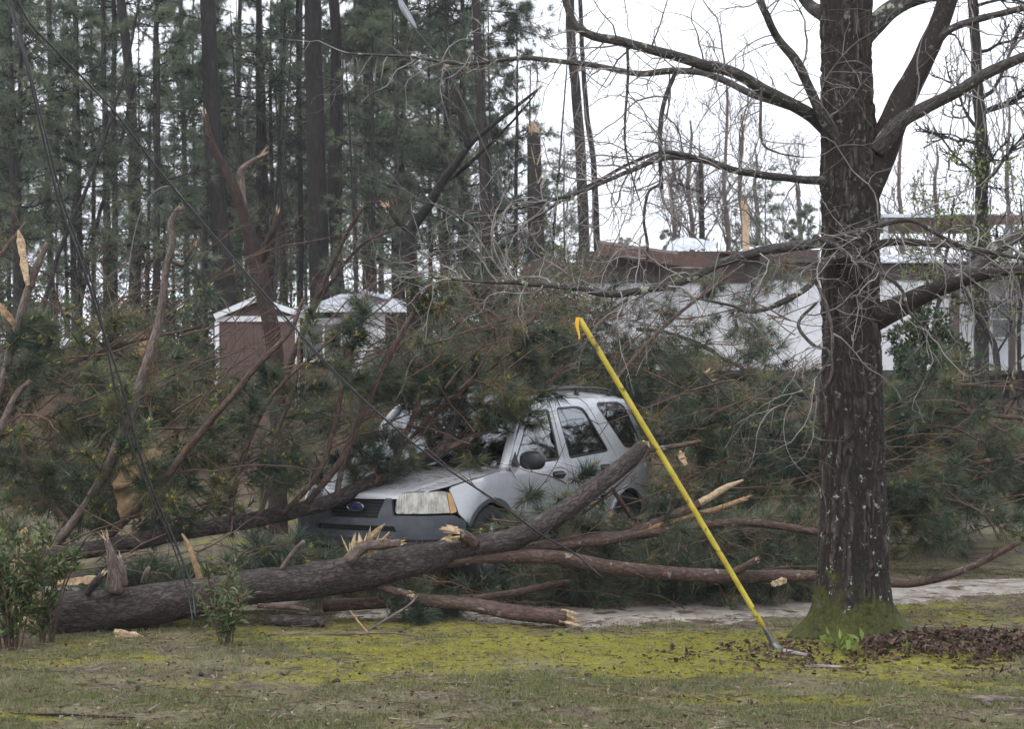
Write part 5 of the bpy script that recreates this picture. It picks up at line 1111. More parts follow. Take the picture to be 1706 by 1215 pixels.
A_.stem('branch', [(1020, 815, 13.5, 7), (1035, 838, 13.6, 8), (1050, 860, 13.7, 8), (1066, 868, 13.8, 7)], 'pine_stem', 8, 20, .1, .2)
# torn stubs
A_.stem('stub', [(580, 935, 12.5, 22), (605, 912, 12.5, 20), (635, 908, 12.45, 16), (668, 905, 12.4, 12)], 'pine_grey', 10, 16, .1, .1, brk=.08)
q = MB(); splinters(q, P(606, 912, 12.55), (.1, -.1, 1), .085, .25, rf, 5, .35); splinters(q, P(618, 905, 12.5), (.5, -.1, 1), .07, .24, rf, 5, .4); splinters(q, P(628, 902, 12.5), (1, -.1, .45), .06, .2, rf, 5, .4); splinters(q, P(585, 915, 12.5), (-.1, 0, 1), .03, .14, rf, 6); part('splintered_wood', q, MT['split'], A_.o, smooth=False)
A_.stem('stub', [(790, 905, 12.9, 20), (770, 892, 12.8, 20), (752, 888, 12.75, 18)], 'pine_stem', 10, 12, .1, .05); q = MB(); splinters(q, P(756, 889, 12.75), (-1, -.3, .1), .06, .14, rf, 16, .5); part('splintered_wood', q, MT['split'], A_.o, smooth=False)
A_.stem('stub', [(190, 985, 12.0, 34), (192, 955, 11.97, 26), (186, 925, 11.95, 15), (178, 900, 11.95, 9)], 'pine_grey', 10, 16, .12, .1, brk=.1)
A_.stem('stub', [(205, 975, 12.0, 18), (203, 945, 11.95, 12), (199, 930, 11.95, 7)], 'pine_grey', 8, 10, .1, .1, brk=.06)
A_.stem('stub', [(145, 990, 11.95, 12), (160, 970, 11.9, 13), (172, 955, 11.9, 10)], 'pine', 8, 10, .12, .1, brk=.05)
A_.stem('stub', [(240, 970, 12.1, 13), (244, 955, 12.05, 10), (249, 945, 12.05, 6)], 'pine_grey', 8, 10, .1, .1)
A_.stem('stub', [(335, 968, 12.3, 14), (322, 930, 12.25, 10), (312, 905, 12.25, 7), (303, 890, 12.25, 3)], 'split_dull', 8, 14, .12, .1)
A_.stem('stub', [(468, 950, 12.4, 10), (490, 920, 12.35, 9), (506, 903, 12.3, 8)], 'pine_grey', 8, 10, .1, .1)
A_.fill([(560, 945), (900, 940), (1360, 930), (1360, 985), (1120, 995), (980, 985), (800, 1000), (560, 1005)], 13.6, 14.9, 60, (.4, .75), .1, .05)
A_.fill([(900, 880), (1360, 850), (1360, 960), (900, 950)], 14.4, 15.8, 70, (.4, .75), .2, .1)
A_.fill([(90, 960), (500, 900), (520, 940), (300, 980), (100, 1000)], 12.4, 13.4, 34, (.3, .55), .3, .2, nl=.16)
A_.fill([(640, 1005), (760, 1010), (740, 1045), (640, 1045)], 12.6, 12.9, 5, (.25, .4), .2)
A_.fill([(440, 900), (540, 915), (640, 925), (640, 955), (560, 955), (440, 950)], 13.3, 14.0, 18, (.3, .5), .15, .15)
A_.fill([(780, 850), (870, 845), (1000, 830), (1010, 880), (900, 900), (780, 895)], 13.4, 13.9, 8, (.25, .4), .1, .1)
A_.fill([(860, 790), (1000, 790), (1000, 840), (870, 840)], 13.6, 14.2, 3, (.2, .3), .2, .1)
A_.rods([(600, 900), (1360, 1000)], 13.2, 14.6, 46, (.4, 1.2), (-.1, .5)); A_.rods([(80, 900), (560, 980)], 12.3, 13.4, 26, (.3, .8), (0, .8)); A_.rods([(780, 790), (1080, 900)], 13.4, 14, 16, (.4, .9), (-.2, .9))
A_.done()
# --- B: slimmer pine across the hood
B_ = Fallen('fallen_pine', 'slimmer pine lying across the hood and windscreen of the silver car', GX(300, 13.9))
C, r = B_.stem('trunk', [(60, 930, 13.2, 26), (118, 921, 13.3, 28), (214, 905, 13.6, 29), (321, 884, 14.0, 28), (418, 868, 14.3, 27), (500, 850, 14.45, 26), (561, 832, hood_d(561, 838), 26), (643, 792, hood_d(643, 800), 24), (697, 768, hood_d(697, 776, .14), 22), (738, 750, hood_d(725, 768, .16), 20), (752, 715, 15.3, 14), (766, 684, 15.35, 11), (778, 640, 15.4, 8)], 'pine', 18, 110, .14, .12, brk=.06, seed=4.4)
B_.side(C, r, 6, .4, up=.35, lo=.6, cat_p=.15)
for pl_, f_ in (([(690, 768, hood_d(697, 776, .14), 14), (760, 742, 15.1, 11), (820, 712, 15.3, 8), (890, 668, 15.5, 5)], 1), ([(655, 788, hood_d(655, 794), 12), (668, 740, 15.1, 11), (690, 690, 15.1, 9), (705, 640, 15.15, 8), (730, 600, 15.2, 6)], 1),
            ([(505, 845, 14.45, 11), (560, 780, 14.4, 11), (600, 700, 14.4, 11), (640, 610, 14.4, 10), (690, 520, 14.4, 8), (720, 470, 14.4, 5)], 1), ([(560, 830, hood_d(561, 838), 10), (572, 770, 14.6, 10), (595, 700, 14.7, 9), (618, 640, 14.7, 7), (640, 590, 14.7, 5)], 0),
            ([(470, 858, 14.3, 9), (530, 790, 14.2, 9), (560, 700, 14.2, 8), (575, 620, 14.2, 7), (610, 520, 14.2, 5)], 1), ([(430, 865, 14.3, 8), (455, 790, 14.3, 8), (462, 720, 14.3, 7), (490, 650, 14.3, 6), (500, 560, 14.3, 4)], 0),
            ([(625, 805, hood_d(625, 812), 7), (680, 735, 15.2, 7), (760, 660, 15.3, 6), (850, 590, 15.4, 5), (930, 545, 15.5, 4)], 1), ([(735, 752, hood_d(725, 768, .16), 8), (800, 700, 15.7, 6), (870, 640, 15.7, 5), (960, 590, 15.8, 4)], 1)):
    C, r = B_.stem('branch', pl_, 'pine_stem' if f_ else 'pine_grey', 9, 40, .12, .35); B_.side(C, r, 7 if f_ else 3, .34, up=.25, lo=.5, cat_p=.3); B_.side(C, r, 12, .32, foliage=False, r0=.005)
B_.fill([(570, 640), (760, 600), (900, 600), (910, 660), (840, 740), (740, 770), (640, 770), (560, 740)], 15.0, 16.4, 26, (.35, .6), .2, .15, M=28)
B_.fill([(540, 640), (700, 540), (780, 560), (700, 650), (560, 720), (470, 740)], 14.6, 17, 16, (.4, .7), .2, .25, M=28)
B_.rods([(440, 560), (900, 780)], 14.7, 16.4, 70, lean=.4)
B_.fill([(480, 790), (600, 760), (640, 790), (560, 840), (490, 850)], 14.5, 15.3, 4, (.3, .45), .4, .2, M=26)
B_.done()
# --- C: the crown on the left with long leaning boughs
C_ = Fallen('fallen_pine', 'fallen pine crown with long bare leaning boughs left of the car', GX(200, 15.5))
for k, (pl_, mt) in enumerate([([(100, 900, 13.6, 16), (155, 825, 13.5, 16), (182, 771, 13.4, 16), (209, 707, 13.4, 17), (235, 632, 13.4, 16), (262, 550, 13.4, 15), (270, 500, 13.4, 13), (277, 445, 13.4, 12), (289, 402, 13.4, 12), (283, 376, 13.4, 10), (297, 347, 13.4, 8)], 'pine_grey'), ([(287, 435, 13.4, 10), (308, 440, 13.4, 8), (312, 425, 13.4, 7), (324, 408, 13.4, 5)], 'pine_grey'),
            ([(182, 894, 13.7, 13), (257, 819, 13.6, 13), (316, 744, 13.6, 12), (369, 680, 13.6, 11), (433, 605, 13.6, 10), (482, 552, 13.6, 8), (506, 498, 13.6, 5)], 'pine_stem'), ([(-10, 680, 13.8, 14), (5, 632, 13.8, 14), (25, 558, 13.8, 14), (49, 479, 13.8, 13), (79, 405, 13.8, 9)], 'pine_grey'),
            ([(-10, 440, 13.8, 7), (20, 400, 13.8, 7), (44, 370, 13.8, 5)], 'pine_grey'), ([(-10, 750, 13.6, 12), (11, 691, 13.6, 12), (30, 655, 13.6, 11), (50, 635, 13.6, 8)], 'pine_grey'), ([(60, 490, 15, 3), (120, 530, 15, 5), (170, 575, 15, 6), (260, 620, 15, 7)], 'pine_stem'),
            ([(-20, 600, 15, 10), (90, 610, 15, 9), (200, 575, 15, 7), (330, 545, 15, 4)], 'pine_stem'), ([(380, 870, 14, 10), (400, 780, 14, 9), (430, 700, 14, 8), (470, 640, 14, 6), (560, 560, 14, 4)], 'pine_stem'), ([(120, 880, 14, 9), (60, 800, 14, 9), (20, 700, 14, 8), (-30, 600, 14, 7)], 'pine_stem')]):
    C, r = C_.stem('branch', pl_, mt, 10, 50, .14, .3, brk=.05 if k in (0, 1) else None); C_.side(C, r, 8 if k not in (1, 4, 5) else 1, .42, up=.2, lo=.1, hi=.5 if k < 6 else 1, cat_p=.35); C_.side(C, r, 8, .3, foliage=False, r0=.004)
C_.fill([(-60, 590), (150, 600), (330, 620), (440, 690), (470, 800), (430, 860), (330, 880), (110, 880), (-60, 880)], 14.2, 16.8, 115, (.4, .75), .25, .6)
C_.rods([(-60, 560), (480, 880)], 13.6, 16, 120, lean=.3)
C_.fill([(-60, 500), (200, 570), (320, 560), (330, 640), (-60, 640)], 16, 20, 20, (.5, .8), .2, .25)
C_.rods([(-60, 480), (340, 640)], 14.5, 19, 34)
C_.done()
# --- D: crown heaped behind and right of the car
D_ = Fallen('fallen_pine', 'fallen pine crown heaped between the car and the oak', GX(1200, 18))
for k, (pl_, mt) in enumerate([([(990, 730, 18.6, 20), (1046, 698, 18.4, 21), (1104, 673, 18.3, 22), (1157, 640, 18.2, 20), (1178, 629, 18.2, 18)], 'dark_wood'), ([(1170, 640, 18.4, 14), (1200, 630, 18.5, 15), (1248, 628, 18.6, 15), (1298, 640, 18.8, 13), (1356, 667, 19, 9)], 'dark_wood'), ([(1060, 760, 17.5, 11), (1124, 731, 17.4, 10), (1186, 702, 17.4, 10), (1248, 696, 17.4, 7)], 'dark_wood'),
            ([(1257, 700, 17, 8), (1290, 727, 17, 9), (1322, 748, 17, 10), (1318, 785, 17, 10), (1285, 810, 17, 9), (1232, 835, 17, 7)], 'dark_wood'), ([(1060, 548, 21, 6), (1110, 555, 21, 7), (1166, 574, 21, 8), (1205, 598, 21, 6), (1244, 618, 21, 4)], 'dark_wood'), ([(1166, 653, 18.2, 6), (1190, 675, 18.1, 7), (1210, 697, 18, 6)], 'pine_stem'),
            ([(1290, 735, 17, 6), (1330, 750, 16.9, 7), (1370, 762, 16.9, 5)], 'pine_stem'), ([(1100, 870, 16, 8), (1170, 830, 16, 9), (1240, 790, 16.2, 7), (1300, 720, 16.4, 4)], 'dark_wood'), ([(1020, 640, 18, 7), (1090, 560, 18.2, 6), (1160, 500, 18.4, 5), (1240, 440, 18.6, 4)], 'pine_stem')]):
    C, r = D_.stem('branch', pl_, mt, 10, 40, .15, .3, brk=.14 if k == 0 else None); D_.side(C, r, 12 if k < 8 else 5, .6, up=.15, cat_p=.08); D_.side(C, r, 8, .35, foliage=False, r0=.005)
D_.fill([(1075, 640), (1200, 650), (1370, 690), (1480, 720), (1480, 900), (1380, 930), (1100, 925), (1080, 850)], 16.2, 19, 98, (.45, .8), .15, .1)
D_.rods([(1080, 620), (1480, 920)], 15.8, 18.5, 80, slope=(-.3, .7))
D_.fill([(980, 600), (1060, 560), (1150, 580), (1200, 620), (1170, 660), (1060, 670)], 18.5, 22, 46, (.5, .9), .1, .08, w=.0068, nl=.2)
D_.rods([(960, 500), (1340, 680)], 18, 21, 50, slope=(-.2, .8))
D_.fill([(1190, 440), (1330, 440), (1330, 500), (1260, 560), (1260, 600), (1200, 560)], 22, 25, 12, (.5, .8), -.4, .0, w=.006, nl=.24)
D_.done()
# --- E: crown on the ground right of the oak
E_ = Fallen('fallen_pine', 'fallen pine crown spread on the grass beyond the oak', GX(1600, 17.5))
for pl_ in ([(1440, 712, 17, 7), (1480, 698, 17, 7), (1538, 686, 17, 7), (1620, 690, 17, 7), (1706, 696, 17, 8), (1780, 690, 17, 8)], [(1440, 720, 16.8, 5), (1500, 716, 16.8, 5), (1580, 712, 16.8, 5), (1633, 735, 16.8, 4)], [(1450, 700, 17, 5), (1500, 670, 17, 5), (1560, 640, 17, 5), (1615, 634, 17, 4)], [(1440, 862, 15.8, 6), (1480, 835, 15.8, 6), (1510, 815, 15.8, 5), (1560, 812, 15.8, 3)],
            [(1440, 846, 16, 5), (1500, 834, 16, 5), (1580, 832, 16, 5), (1640, 860, 16, 4), (1665, 900, 16, 3)], [(1450, 870, 15.8, 5), (1500, 862, 15.8, 4), (1560, 857, 15.8, 3)], [(1620, 690, 17, 5), (1560, 660, 17, 4), (1520, 720, 17, 4)], [(1706, 760, 17, 9), (1640, 770, 17, 8), (1560, 790, 17, 7), (1480, 800, 17, 6)]):
    C, r = E_.stem('branch', pl_, 'pine_stem', 8, 36, .12, .3); E_.side(C, r, 9, .5, up=.05, cat_p=.05); E_.side(C, r, 8, .3, foliage=False, r0=.004)
E_.fill([(1470, 735), (1560, 735), (1740, 730), (1740, 810), (1640, 840), (1560, 830), (1470, 840)], 17.0, 20.5, 90, (.45, .8), .0, .03)
E_.rods([(1460, 640), (1740, 900)], 15.8, 18.5, 70, slope=(-.3, .6))
E_.fill([(1470, 720), (1740, 710), (1740, 760), (1470, 760)], 18, 20, 30, (.4, .7), .1, .03)
E_.done()
# --- F: crown behind the car before the mobile home
F_ = Fallen('fallen_pine', 'fallen pine crown rising behind the car roof', GX(850, 20))
for pl_ in ([(700, 700, 19, 16), (760, 640, 19.3, 13), (840, 570, 19.6, 10), (930, 500, 20, 6)], [(900, 700, 19, 12), (930, 620, 19, 10), (985, 545, 19, 8), (1050, 495, 19, 5)], [(640, 650, 20, 12), (700, 590, 20, 10), (770, 530, 20, 7), (850, 440, 20, 4)], [(880, 690, 19, 10), (850, 600, 19, 9), (800, 520, 19, 7), (770, 470, 19, 4)], [(1080, 700, 20, 9), (1010, 620, 20, 8), (960, 560, 20, 6), (900, 520, 20, 4)]):
    C, r = F_.stem('branch', pl_, 'pine_stem', 9, 40, .12, .35); F_.side(C, r, 9, .5, up=.2, cat_p=.15); F_.side(C, r, 10, .4, foliage=False, r0=.006)
F_.fill([(600, 600), (700, 580), (800, 545), (900, 565), (1050, 570), (1080, 590), (1060, 660), (900, 670), (760, 680), (620, 680)], 18.8, 23, 66, (.5, .9), .2, .12, w=.0068, nl=.2)
F_.rods([(600, 480), (1080, 680)], 18, 21, 100)
F_.fill([(600, 600), (1060, 580), (1060, 760), (600, 760)], 20, 24, 60, (.6, 1.0), .1, .05, w=.0068, nl=.2)
F_.fill([(420, 650), (640, 640), (640, 780), (420, 780)], 18.5, 24, 22, (.6, 1.0), .1, .1, w=.0068, nl=.2)
F_.done()
# --- standing wrecks
def wreck(name, lab, d, stems, mt, fol=0, cat='tree'):
    base = GX(stems[0][0][0], d); f = Fallen(name, lab, base, cat); pl0 = stems[0]
    for i, pl_ in enumerate(stems):
        pl2 = [(a, b_, d + (c if len(e) == 0 else e[0]), c) for (a, b_, c, *e) in pl_] if False else [(a, b_, d + dd, w) for a, b_, dd, w in pl_]
        if i == 0:
            gp_ = HOR + F * (CAMH - base[2]) / d; pl2 = [(pl2[0][0] + 2, gp_ + 12, d, pl2[0][3] * 1.15)] + pl2
        C, r = f.stem('trunk' if i == 0 else 'branch', pl2, mt[min(i, len(mt) - 1)], 12, 50, .14, .25, brk=.14 if i < 4 else None); f.side(C, r, 9, .5, foliage=False, r0=.006, lo=.2)
        if fol: f.side(C, r, fol, .55, cat_p=.1)
    f.done(); return f
wreck('broken_tree', 'stripped red brown tree with forked limbs snapped off above the shed', 20., [[(462, 640, 0, 28.9), (455, 560, 0, 27.4), (440, 490, 0, 26.6), (428, 430, 0, 24.3), (408, 370, 0, 20.5), (388, 315, 0, 17.5), (362, 262, 0, 13.7), (347, 225, 0, 11.4), (342, 190, 0, 7.6)],
    [(432, 440, 0, 16.7), (448, 400, -.1, 12.9), (458, 375, -.1, 10.6), (463, 354, -.1, 7.6)], [(404, 350, .05, 15.2), (402, 310, .1, 13.7), (402, 285, .1, 11.4), (420, 268, .1, 7.6), (438, 258, .1, 4.6)], [(438, 500, .1, 19.8), (420, 440, .15, 15.2), (410, 380, .15, 10.6)], [(470, 640, -.2, 10.6), (510, 540, -.3, 9.9), (545, 460, -.3, 8.4), (580, 385, -.3, 6.8), (606, 345, -.3, 4.6)], [(500, 560, -.3, 7.6), (545, 480, -.3, 6.1), (600, 410, -.3, 5.3), (650, 385, -.3, 3.8)]], ['pine_dark', 'pine_dark', 'pine_grey', 'pine_dark'])
wreck('forked_tree', 'black leafless tree with a crooked fork behind the car hood', 21., [[(694, 640, 0, 24), (690, 520, 0, 24), (684, 440, 0, 22), (684, 385, 0, 20), (712, 345, 0, 17), (740, 300, 0, 15), (775, 252, 0, 13), (792, 232, 0, 10), (850, 185, 0, 7), (897, 148, 0, 4)], [(780, 245, 0, 13), (770, 195, 0, 13), (757, 150, 0, 11), (745, 112, 0, 8)], [(686, 388, 0, 10), (662, 368, 0, 9), (645, 345, 0, 6)], [(760, 292, .1, 7), (800, 255, .1, 6), (860, 195, .1, 4), (900, 145, .1, 2)]], ['dark_wood'])
# ================================================================== leaning yellow guy guard with its slack wire
MT['yellow'] = mat_noise('yellow_plastic', [(.3, (.34, .26, .035)), (.5, (.47, .375, .05)), (.7, (.54, .44, .075))], 9, .5, None, bstr=.15, bdist=.004, patch=((.16, .12, .04), 11, .60))
MT['orange'] = mat_plain('torn_yellow_plastic', (.70, .40, .02), .5)
MT['steel'] = mat_plain('galvanised_steel', (.16, .165, .17), .45, .7)
MT['wire'] = mat_plain('dark_cable', (.018, .018, .02), .5)
gb = G(1292, 1085); gd = gb[1]; top = P(966, 532, gd - .35); low = P(1272, 1045, gd - .02)
gg = thing('guy_wire_guard', 'leaning yellow plastic guy wire guard in front of the car', 'guy guard', gb)
q = MB(); tube(q, [low, low + (top - low) * .5 + np.array([.01, 0, -.012]), top], [.0178, .0182, .0182], 14, 30, cap=True); sl = part('sleeve', q, MT['yellow'], gg)
q = MB(); V = []
for i in range(8):
    for j in range(4):
        u, w_ = i / 7, j / 3; V.append(top + np.array([-.012 - .008 * math.sin(u * 5) + (w_ - .5) * .030 * (1 - .7 * u), -.021 + .008 * math.cos(w_ * 4), .012 - u * .145]))
q.add(V, [(i * 4 + j, i * 4 + 4 + j, i * 4 + 5 + j, i * 4 + j + 1) for i in range(7) for j in range(3)]); part('torn_strip', q, MT['orange'], sl)
q = MB(); pts = [low, P(1285, 1068, gd), P(1297, 1088, gd), P(1306, 1110, gd)]; tube(q, pts, [.014, .02, .022, .012], 10, 14, bark=.2); part('anchor_rod', q, MT['steel'], gg)
q = MB(); tube(q, [P(1288, 1072, gd - .02), P(1296, 1082, gd - .03), P(1300, 1092, gd - .02)], [.02, .03, .02], 10, 8, bark=.25); part('clamp', q, MT['steel'], gg)
q = MB(); wl = [low, top]; wl2 = [top, P(930, 487, 11.2), P(870, 390, 11.6), P(815, 262, 12), P(770, 165, 12.4), P(735, 100, 12.7), P(690, 45, 13), P(676, 20, 13.1)]
tube(q, wl2, .003, 6, 60); part('guy_wire', q, MT['wire'], gg)
q = MB(); tube(q, [P(694, 48, 13), P(684, 32, 13.05), P(672, 12, 13.1), P(664, -6, 13.15)], [.008, .024, .027, .010], 10, 14); part('strain_insulator', q, mat_plain('grey_porcelain', (.16, .165, .19), .35), gg)
q = MB(); tube(q, [P(664, -6, 13.15), P(640, -60, 13.3), P(600, -160, 13.6)], .0045, 6, 10); part('guy_wire', q, MT['wire'], gg)

# ================================================================== downed cables
def cable(lab, pl_, w=.011, m=120, mt='wire', cat='cable', group=None):
    pts = [P(a, b_, d) for a, b_, d in pl_]; q = MB(); tube(q, pts, w, 6, m); g_ = pts[-1]; solo('fallen_cable', q, MT[mt], lab, cat, g_, group)
cable('thick black cable drooping down to the mossy trunk butt', [(-5, -60, 11), (18, 20, 11), (45, 110, 11), (72, 230, 11.1), (100, 340, 11.2), (140, 450, 11.3), (170, 545, 11.4), (205, 650, 11.5), (228, 740, 11.6), (255, 820, 11.7), (290, 900, 11.8), (318, 975, 11.8), (326, 1030, 11.7)], .0088)
cable('second black cable hanging close beside the thick one', [(0, -60, 11.1), (24, 20, 11.1), (48, 110, 11.1), (80, 240, 11.2), (108, 345, 11.3), (148, 455, 11.4), (172, 548, 11.5), (190, 640, 11.6), (214, 730, 11.7), (247, 815, 11.8), (286, 905, 11.9), (312, 985, 11.9), (322, 1040, 11.8)], .0062)
cable('long black cable slanting across the car hood to the trunk', [(5, -60, 11.2), (45, 30, 11.3), (95, 85, 11.4), (190, 185, 11.6), (270, 290, 11.8), (350, 385, 12), (450, 500, 12.1), (560, 622, 12.2), (660, 715, 12.3), (740, 778, 12.4), (830, 838, 12.5), (900, 890, 12.75), (960, 925, 12.95), (1002, 962, 12.9)], .0075)
cable('thin black wire running alongside the slanting cable', [(0, -60, 11.25), (35, 25, 11.35), (75, 75, 11.45), (185, 190, 11.65), (280, 308, 11.85), (352, 392, 12.05), (455, 512, 12.15), (566, 632, 12.25), (655, 708, 12.35)], .0035)
cable('pale bent wire arching above the leaning boughs', [(209, 490, 13.2), (213, 460, 13.2), (222, 400, 13.2), (238, 345, 13.2), (262, 316, 13.2), (285, 311, 13.2), (300, 325, 13.2), (306, 350, 13.2)], .0045, 50, 'steel')
cable('small black wire loop knotted on the slanting cable', [(280, 315, 11.9), (262, 318, 11.9), (262, 340, 11.9), (280, 352, 11.9), (305, 350, 11.95)], .0045, 30)
cable('short frayed wire curling off the upper cable', [(20, 30, 11.1), (45, 62, 11.1), (70, 80, 11.1), (95, 82, 11.1)], .004, 20)

# ================================================================== loose logs and sticks
def log(name, lab, pl_, mt='pine_stem', brk=.08, brk0=None, cat='log', n=12, group=None, bark=.12):
    pts = [P(a, b_, d) for a, b_, d, w in pl_]; rad = [w / 2 / F * d for a, b_, d, w in pl_]
    for p, r_ in zip(pts, rad): p[2] = max(p[2], tz(p[0], p[1]) + r_ * .8)
    o = thing(name, lab, cat, pts[0], group); q = MB(); C, r = tube(q, pts, rad, n, 50 if len(pts) > 3 else 20, .15, bark, 5, rf.uniform(0, 50)); st_ = part('stem', q, MT[mt], o)
    for e, a_, b_ in ((brk, -1, -2), (brk0, 0, 1)):
        if e: q = MB(); splinters(q, C[a_], C[a_] - C[b_], r[a_], e, rf, 10); part('broken_end', q, MT['split'], st_, smooth=False)
log('broken_log', 'long dark log on the ground with a pale torn end', [(540, 1010, 12.9, 22), (620, 1006, 12.85, 21), (697, 1000, 12.8, 22), (779, 1007, 12.75, 24), (861, 1021, 12.7, 27), (942, 1031, 12.65, 27)], brk=.16)
log('broken_log', 'short log stub under the trunk with a clean pale face', [(606, 970, 12.8, 15), (645, 982, 12.7, 14), (684, 992, 12.6, 13)], brk=.06)
log('broken_log', 'slim log lying behind the long dark log', [(790, 998, 13.4, 11), (860, 988, 13.5, 12), (925, 974, 13.6, 11), (980, 968, 13.7, 8)], brk=.05)
log('broken_log', 'dark log wedged under the thick trunk', [(440, 1036, 12.4, 22), (490, 1040, 12.4, 22), (540, 1043, 12.45, 18)], 'pine', brk=None)
log('broken_log', 'thin grey pole poking out below the thick trunk', [(430, 1010, 12.2, 9), (480, 1012, 12.15, 9), (515, 1018, 12.1, 7)], brk=None)
log('fallen_stick', 'long thin stick on the moss before the dark log', [(440, 1066, 11.9, 3), (500, 1062, 11.9, 5), (560, 1058, 11.9, 6), (610, 1056, 11.8, 4), (655, 1056, 11.8, 3), (690, 1060, 11.8, 2)], 'pine_grey', None, cat='stick', n=7)
log('fallen_stick', 'pale thin stick leaning against the long dark log', [(618, 1060, 11.9, 3), (600, 1040, 12, 3), (583, 1018, 12.1, 2)], 'split_dull', None, cat='stick', n=6)
log('fallen_stick', 'bent twig rising from the moss to the log stub', [(600, 1058, 11.9, 4), (640, 1035, 12.1, 4), (680, 1010, 12.3, 4), (698, 990, 12.5, 3)], 'pine_grey', None, cat='stick', n=6)
log('fallen_stick', 'dark stick lying on bare soil in the middle of the lawn', [(712, 1148, 9.9, 4), (770, 1146, 9.9, 5), (830, 1146, 9.9, 5), (858, 1148, 9.9, 3)], 'pine_stem', None, cat='stick', n=7)
log('fallen_stick', 'forked dark twig near the bottom left lawn', [(25, 1204, 9, 3), (80, 1206, 9, 5), (130, 1206, 9, 5), (180, 1202, 9, 4), (225, 1197, 9, 3)], 'dark_wood', None, cat='stick', n=7)
log('fallen_stick', 'lichened stick beside the guy guard anchor', [(1305, 1085, 11.3, 8), (1325, 1093, 11.25, 8), (1345, 1100, 11.2, 6)], 'twig', None, cat='stick', n=8)
log('fallen_stick', 'mossy grey stick lying before the leaf heap', [(1335, 1120, 10.8, 5), (1370, 1118, 10.8, 6), (1402, 1124, 10.8, 5)], 'twig', None, cat='stick', n=8)
log('surface_root', 'grey forked root showing at the edge of the leaf heap', [(1600, 1165, 9.6, 8), (1640, 1180, 9.5, 12), (1670, 1185, 9.5, 12), (1700, 1175, 9.5, 9), (1730, 1160, 9.5, 7)], 'pine_grey', None, cat='root', n=9)
log('surface_root', 'pale root running down from the forked root', [(1655, 1180, 9.5, 10), (1640, 1195, 9.4, 9), (1650, 1215, 9.3, 8)], 'pine_grey', None, cat='root', n=8)
# splintered slabs
def slab(lab, pl_, w, th, d, mt='split', name='wood_splinter', grp=None):
    a, b_ = P(*pl_[0], d), P(*pl_[1], d); k = 10; V = []; r_ = np.random.default_rng(int(abs(a[0]) * 991) % 999)
    ax = unit(b_ - a); s = unit(np.cross(ax, [0, 1, 0])); nn = np.cross(s, ax)
    for i in range(k + 1):
        u = i / k; ww = w * (.35 + .65 * math.sin(min(1, u * 1.7 + .15) * math.pi / 2)) * (1 if u < .8 else 1 - (u - .8) * 4.2) * r_.uniform(.85, 1.1); c = a + (b_ - a) * u
        for sx2, sn in ((-1, -1), (1, -1), (1, 1), (-1, 1)): V.append(c + s * sx2 * ww / 2 + nn * sn * th / 2 + r_.normal(0, .004, 3))
    Q = [(i * 4 + j, i * 4 + (j + 1) % 4, i * 4 + 4 + (j + 1) % 4, i * 4 + 4 + j) for i in range(k) for j in range(4)] + [(3, 2, 1, 0), (k * 4, k * 4 + 1, k * 4 + 2, k * 4 + 3)]
    q = MB().add(V, Q); solo(name, q, MT[mt], lab, 'splinter', a, grp, smooth=False)
slab('tan slab of torn trunk standing in the left shrub', [(38, 965), (40, 880)], .11, .06, 11.9, 'split_dull')
slab('tall pale splinter wedged beside the leaning grey bough', [(46, 476), (32, 385)], .06, .03, 13.7)
slab('orange splinter crossing the left boughs', [(46, 565), (-8, 500)], .05, .03, 13.9, 'split_dull')
slab('pale slat lying across the wood pile left of the stub', [(95, 972), (165, 964)], .05, .03, 12.1)
slab('fresh splinter on the grass under the trunk butt', [(190, 1052), (268, 1078)], .06, .03, 11.75)
slab('thin splinter on the grass beside the fresh one', [(195, 1052), (198, 1074)], .035, .02, 11.7)
slab('red brown board end among the left branches', [(75, 605), (76, 560)], .06, .03, 17, 'split_dull')
slab('wood chip lying by the driveway under the long branch', [(1285, 975), (1312, 966)], .05, .02, 13.2)
slab('wood chip hanging behind the yellow guard', [(1142, 775), (1132, 752)], .06, .015, 14.5)
slab('upright splinter of snapped stem among the left needles', [(237, 600), (240, 560)], .08, .05, 17, 'split_dull')
# tan board among the branches
q = MB(); V = []; r_ = np.random.default_rng(8)
out = [(196, 800), (188, 850), (214, 866), (245, 858), (285, 862), (280, 815), (286, 772), (256, 744), (236, 752), (215, 748)]
cc = np.mean([P(a, b_, 13.95) for a, b_ in out], 0); ring = [P(a, b_, 14.0) for a, b_ in np.array(crom(np.array(out + out[:1], float), 33))[:-1]]; ring = [p + r_.normal(0, .025, 3) for p in ring]; n = len(ring)
for y_ in (0, .07):
    for f_ in (1, .93, .5): V += [cc + (p - cc) * f_ + np.array([0, y_ + (.0 if f_ == 1 else (-.02 if y_ == 0 else .02)) + r_.normal(0, .006), 0]) for p in ring]
    V.append(cc + np.array([0, y_ + (-.03 if y_ == 0 else .03), 0]))
Q, T = [], []
for b0 in (0, 3 * n + 1):
    for l_ in (0, 1): Q += [(b0 + l_ * n + i, b0 + l_ * n + (i + 1) % n, b0 + (l_ + 1) * n + (i + 1) % n, b0 + (l_ + 1) * n + i) for i in range(n)]
    T += [(b0 + 2 * n + i, b0 + 2 * n + (i + 1) % n, b0 + 3 * n) for i in range(n)]
Q += [(i, (i + 1) % n, 3 * n + 1 + (i + 1) % n, 3 * n + 1 + i) for i in range(n)]
q.add(V, Q, T); solo('torn_board', q, mat_noise('tan_fibreboard', [(.3, (.12, .075, .042)), (.55, (.20, .135, .075)), (.8, (.27, .19, .115))], 18, .9, None, bstr=.8, bdist=.02), 'torn tan board standing among the fallen boughs', 'board', GX(240, 14.0))
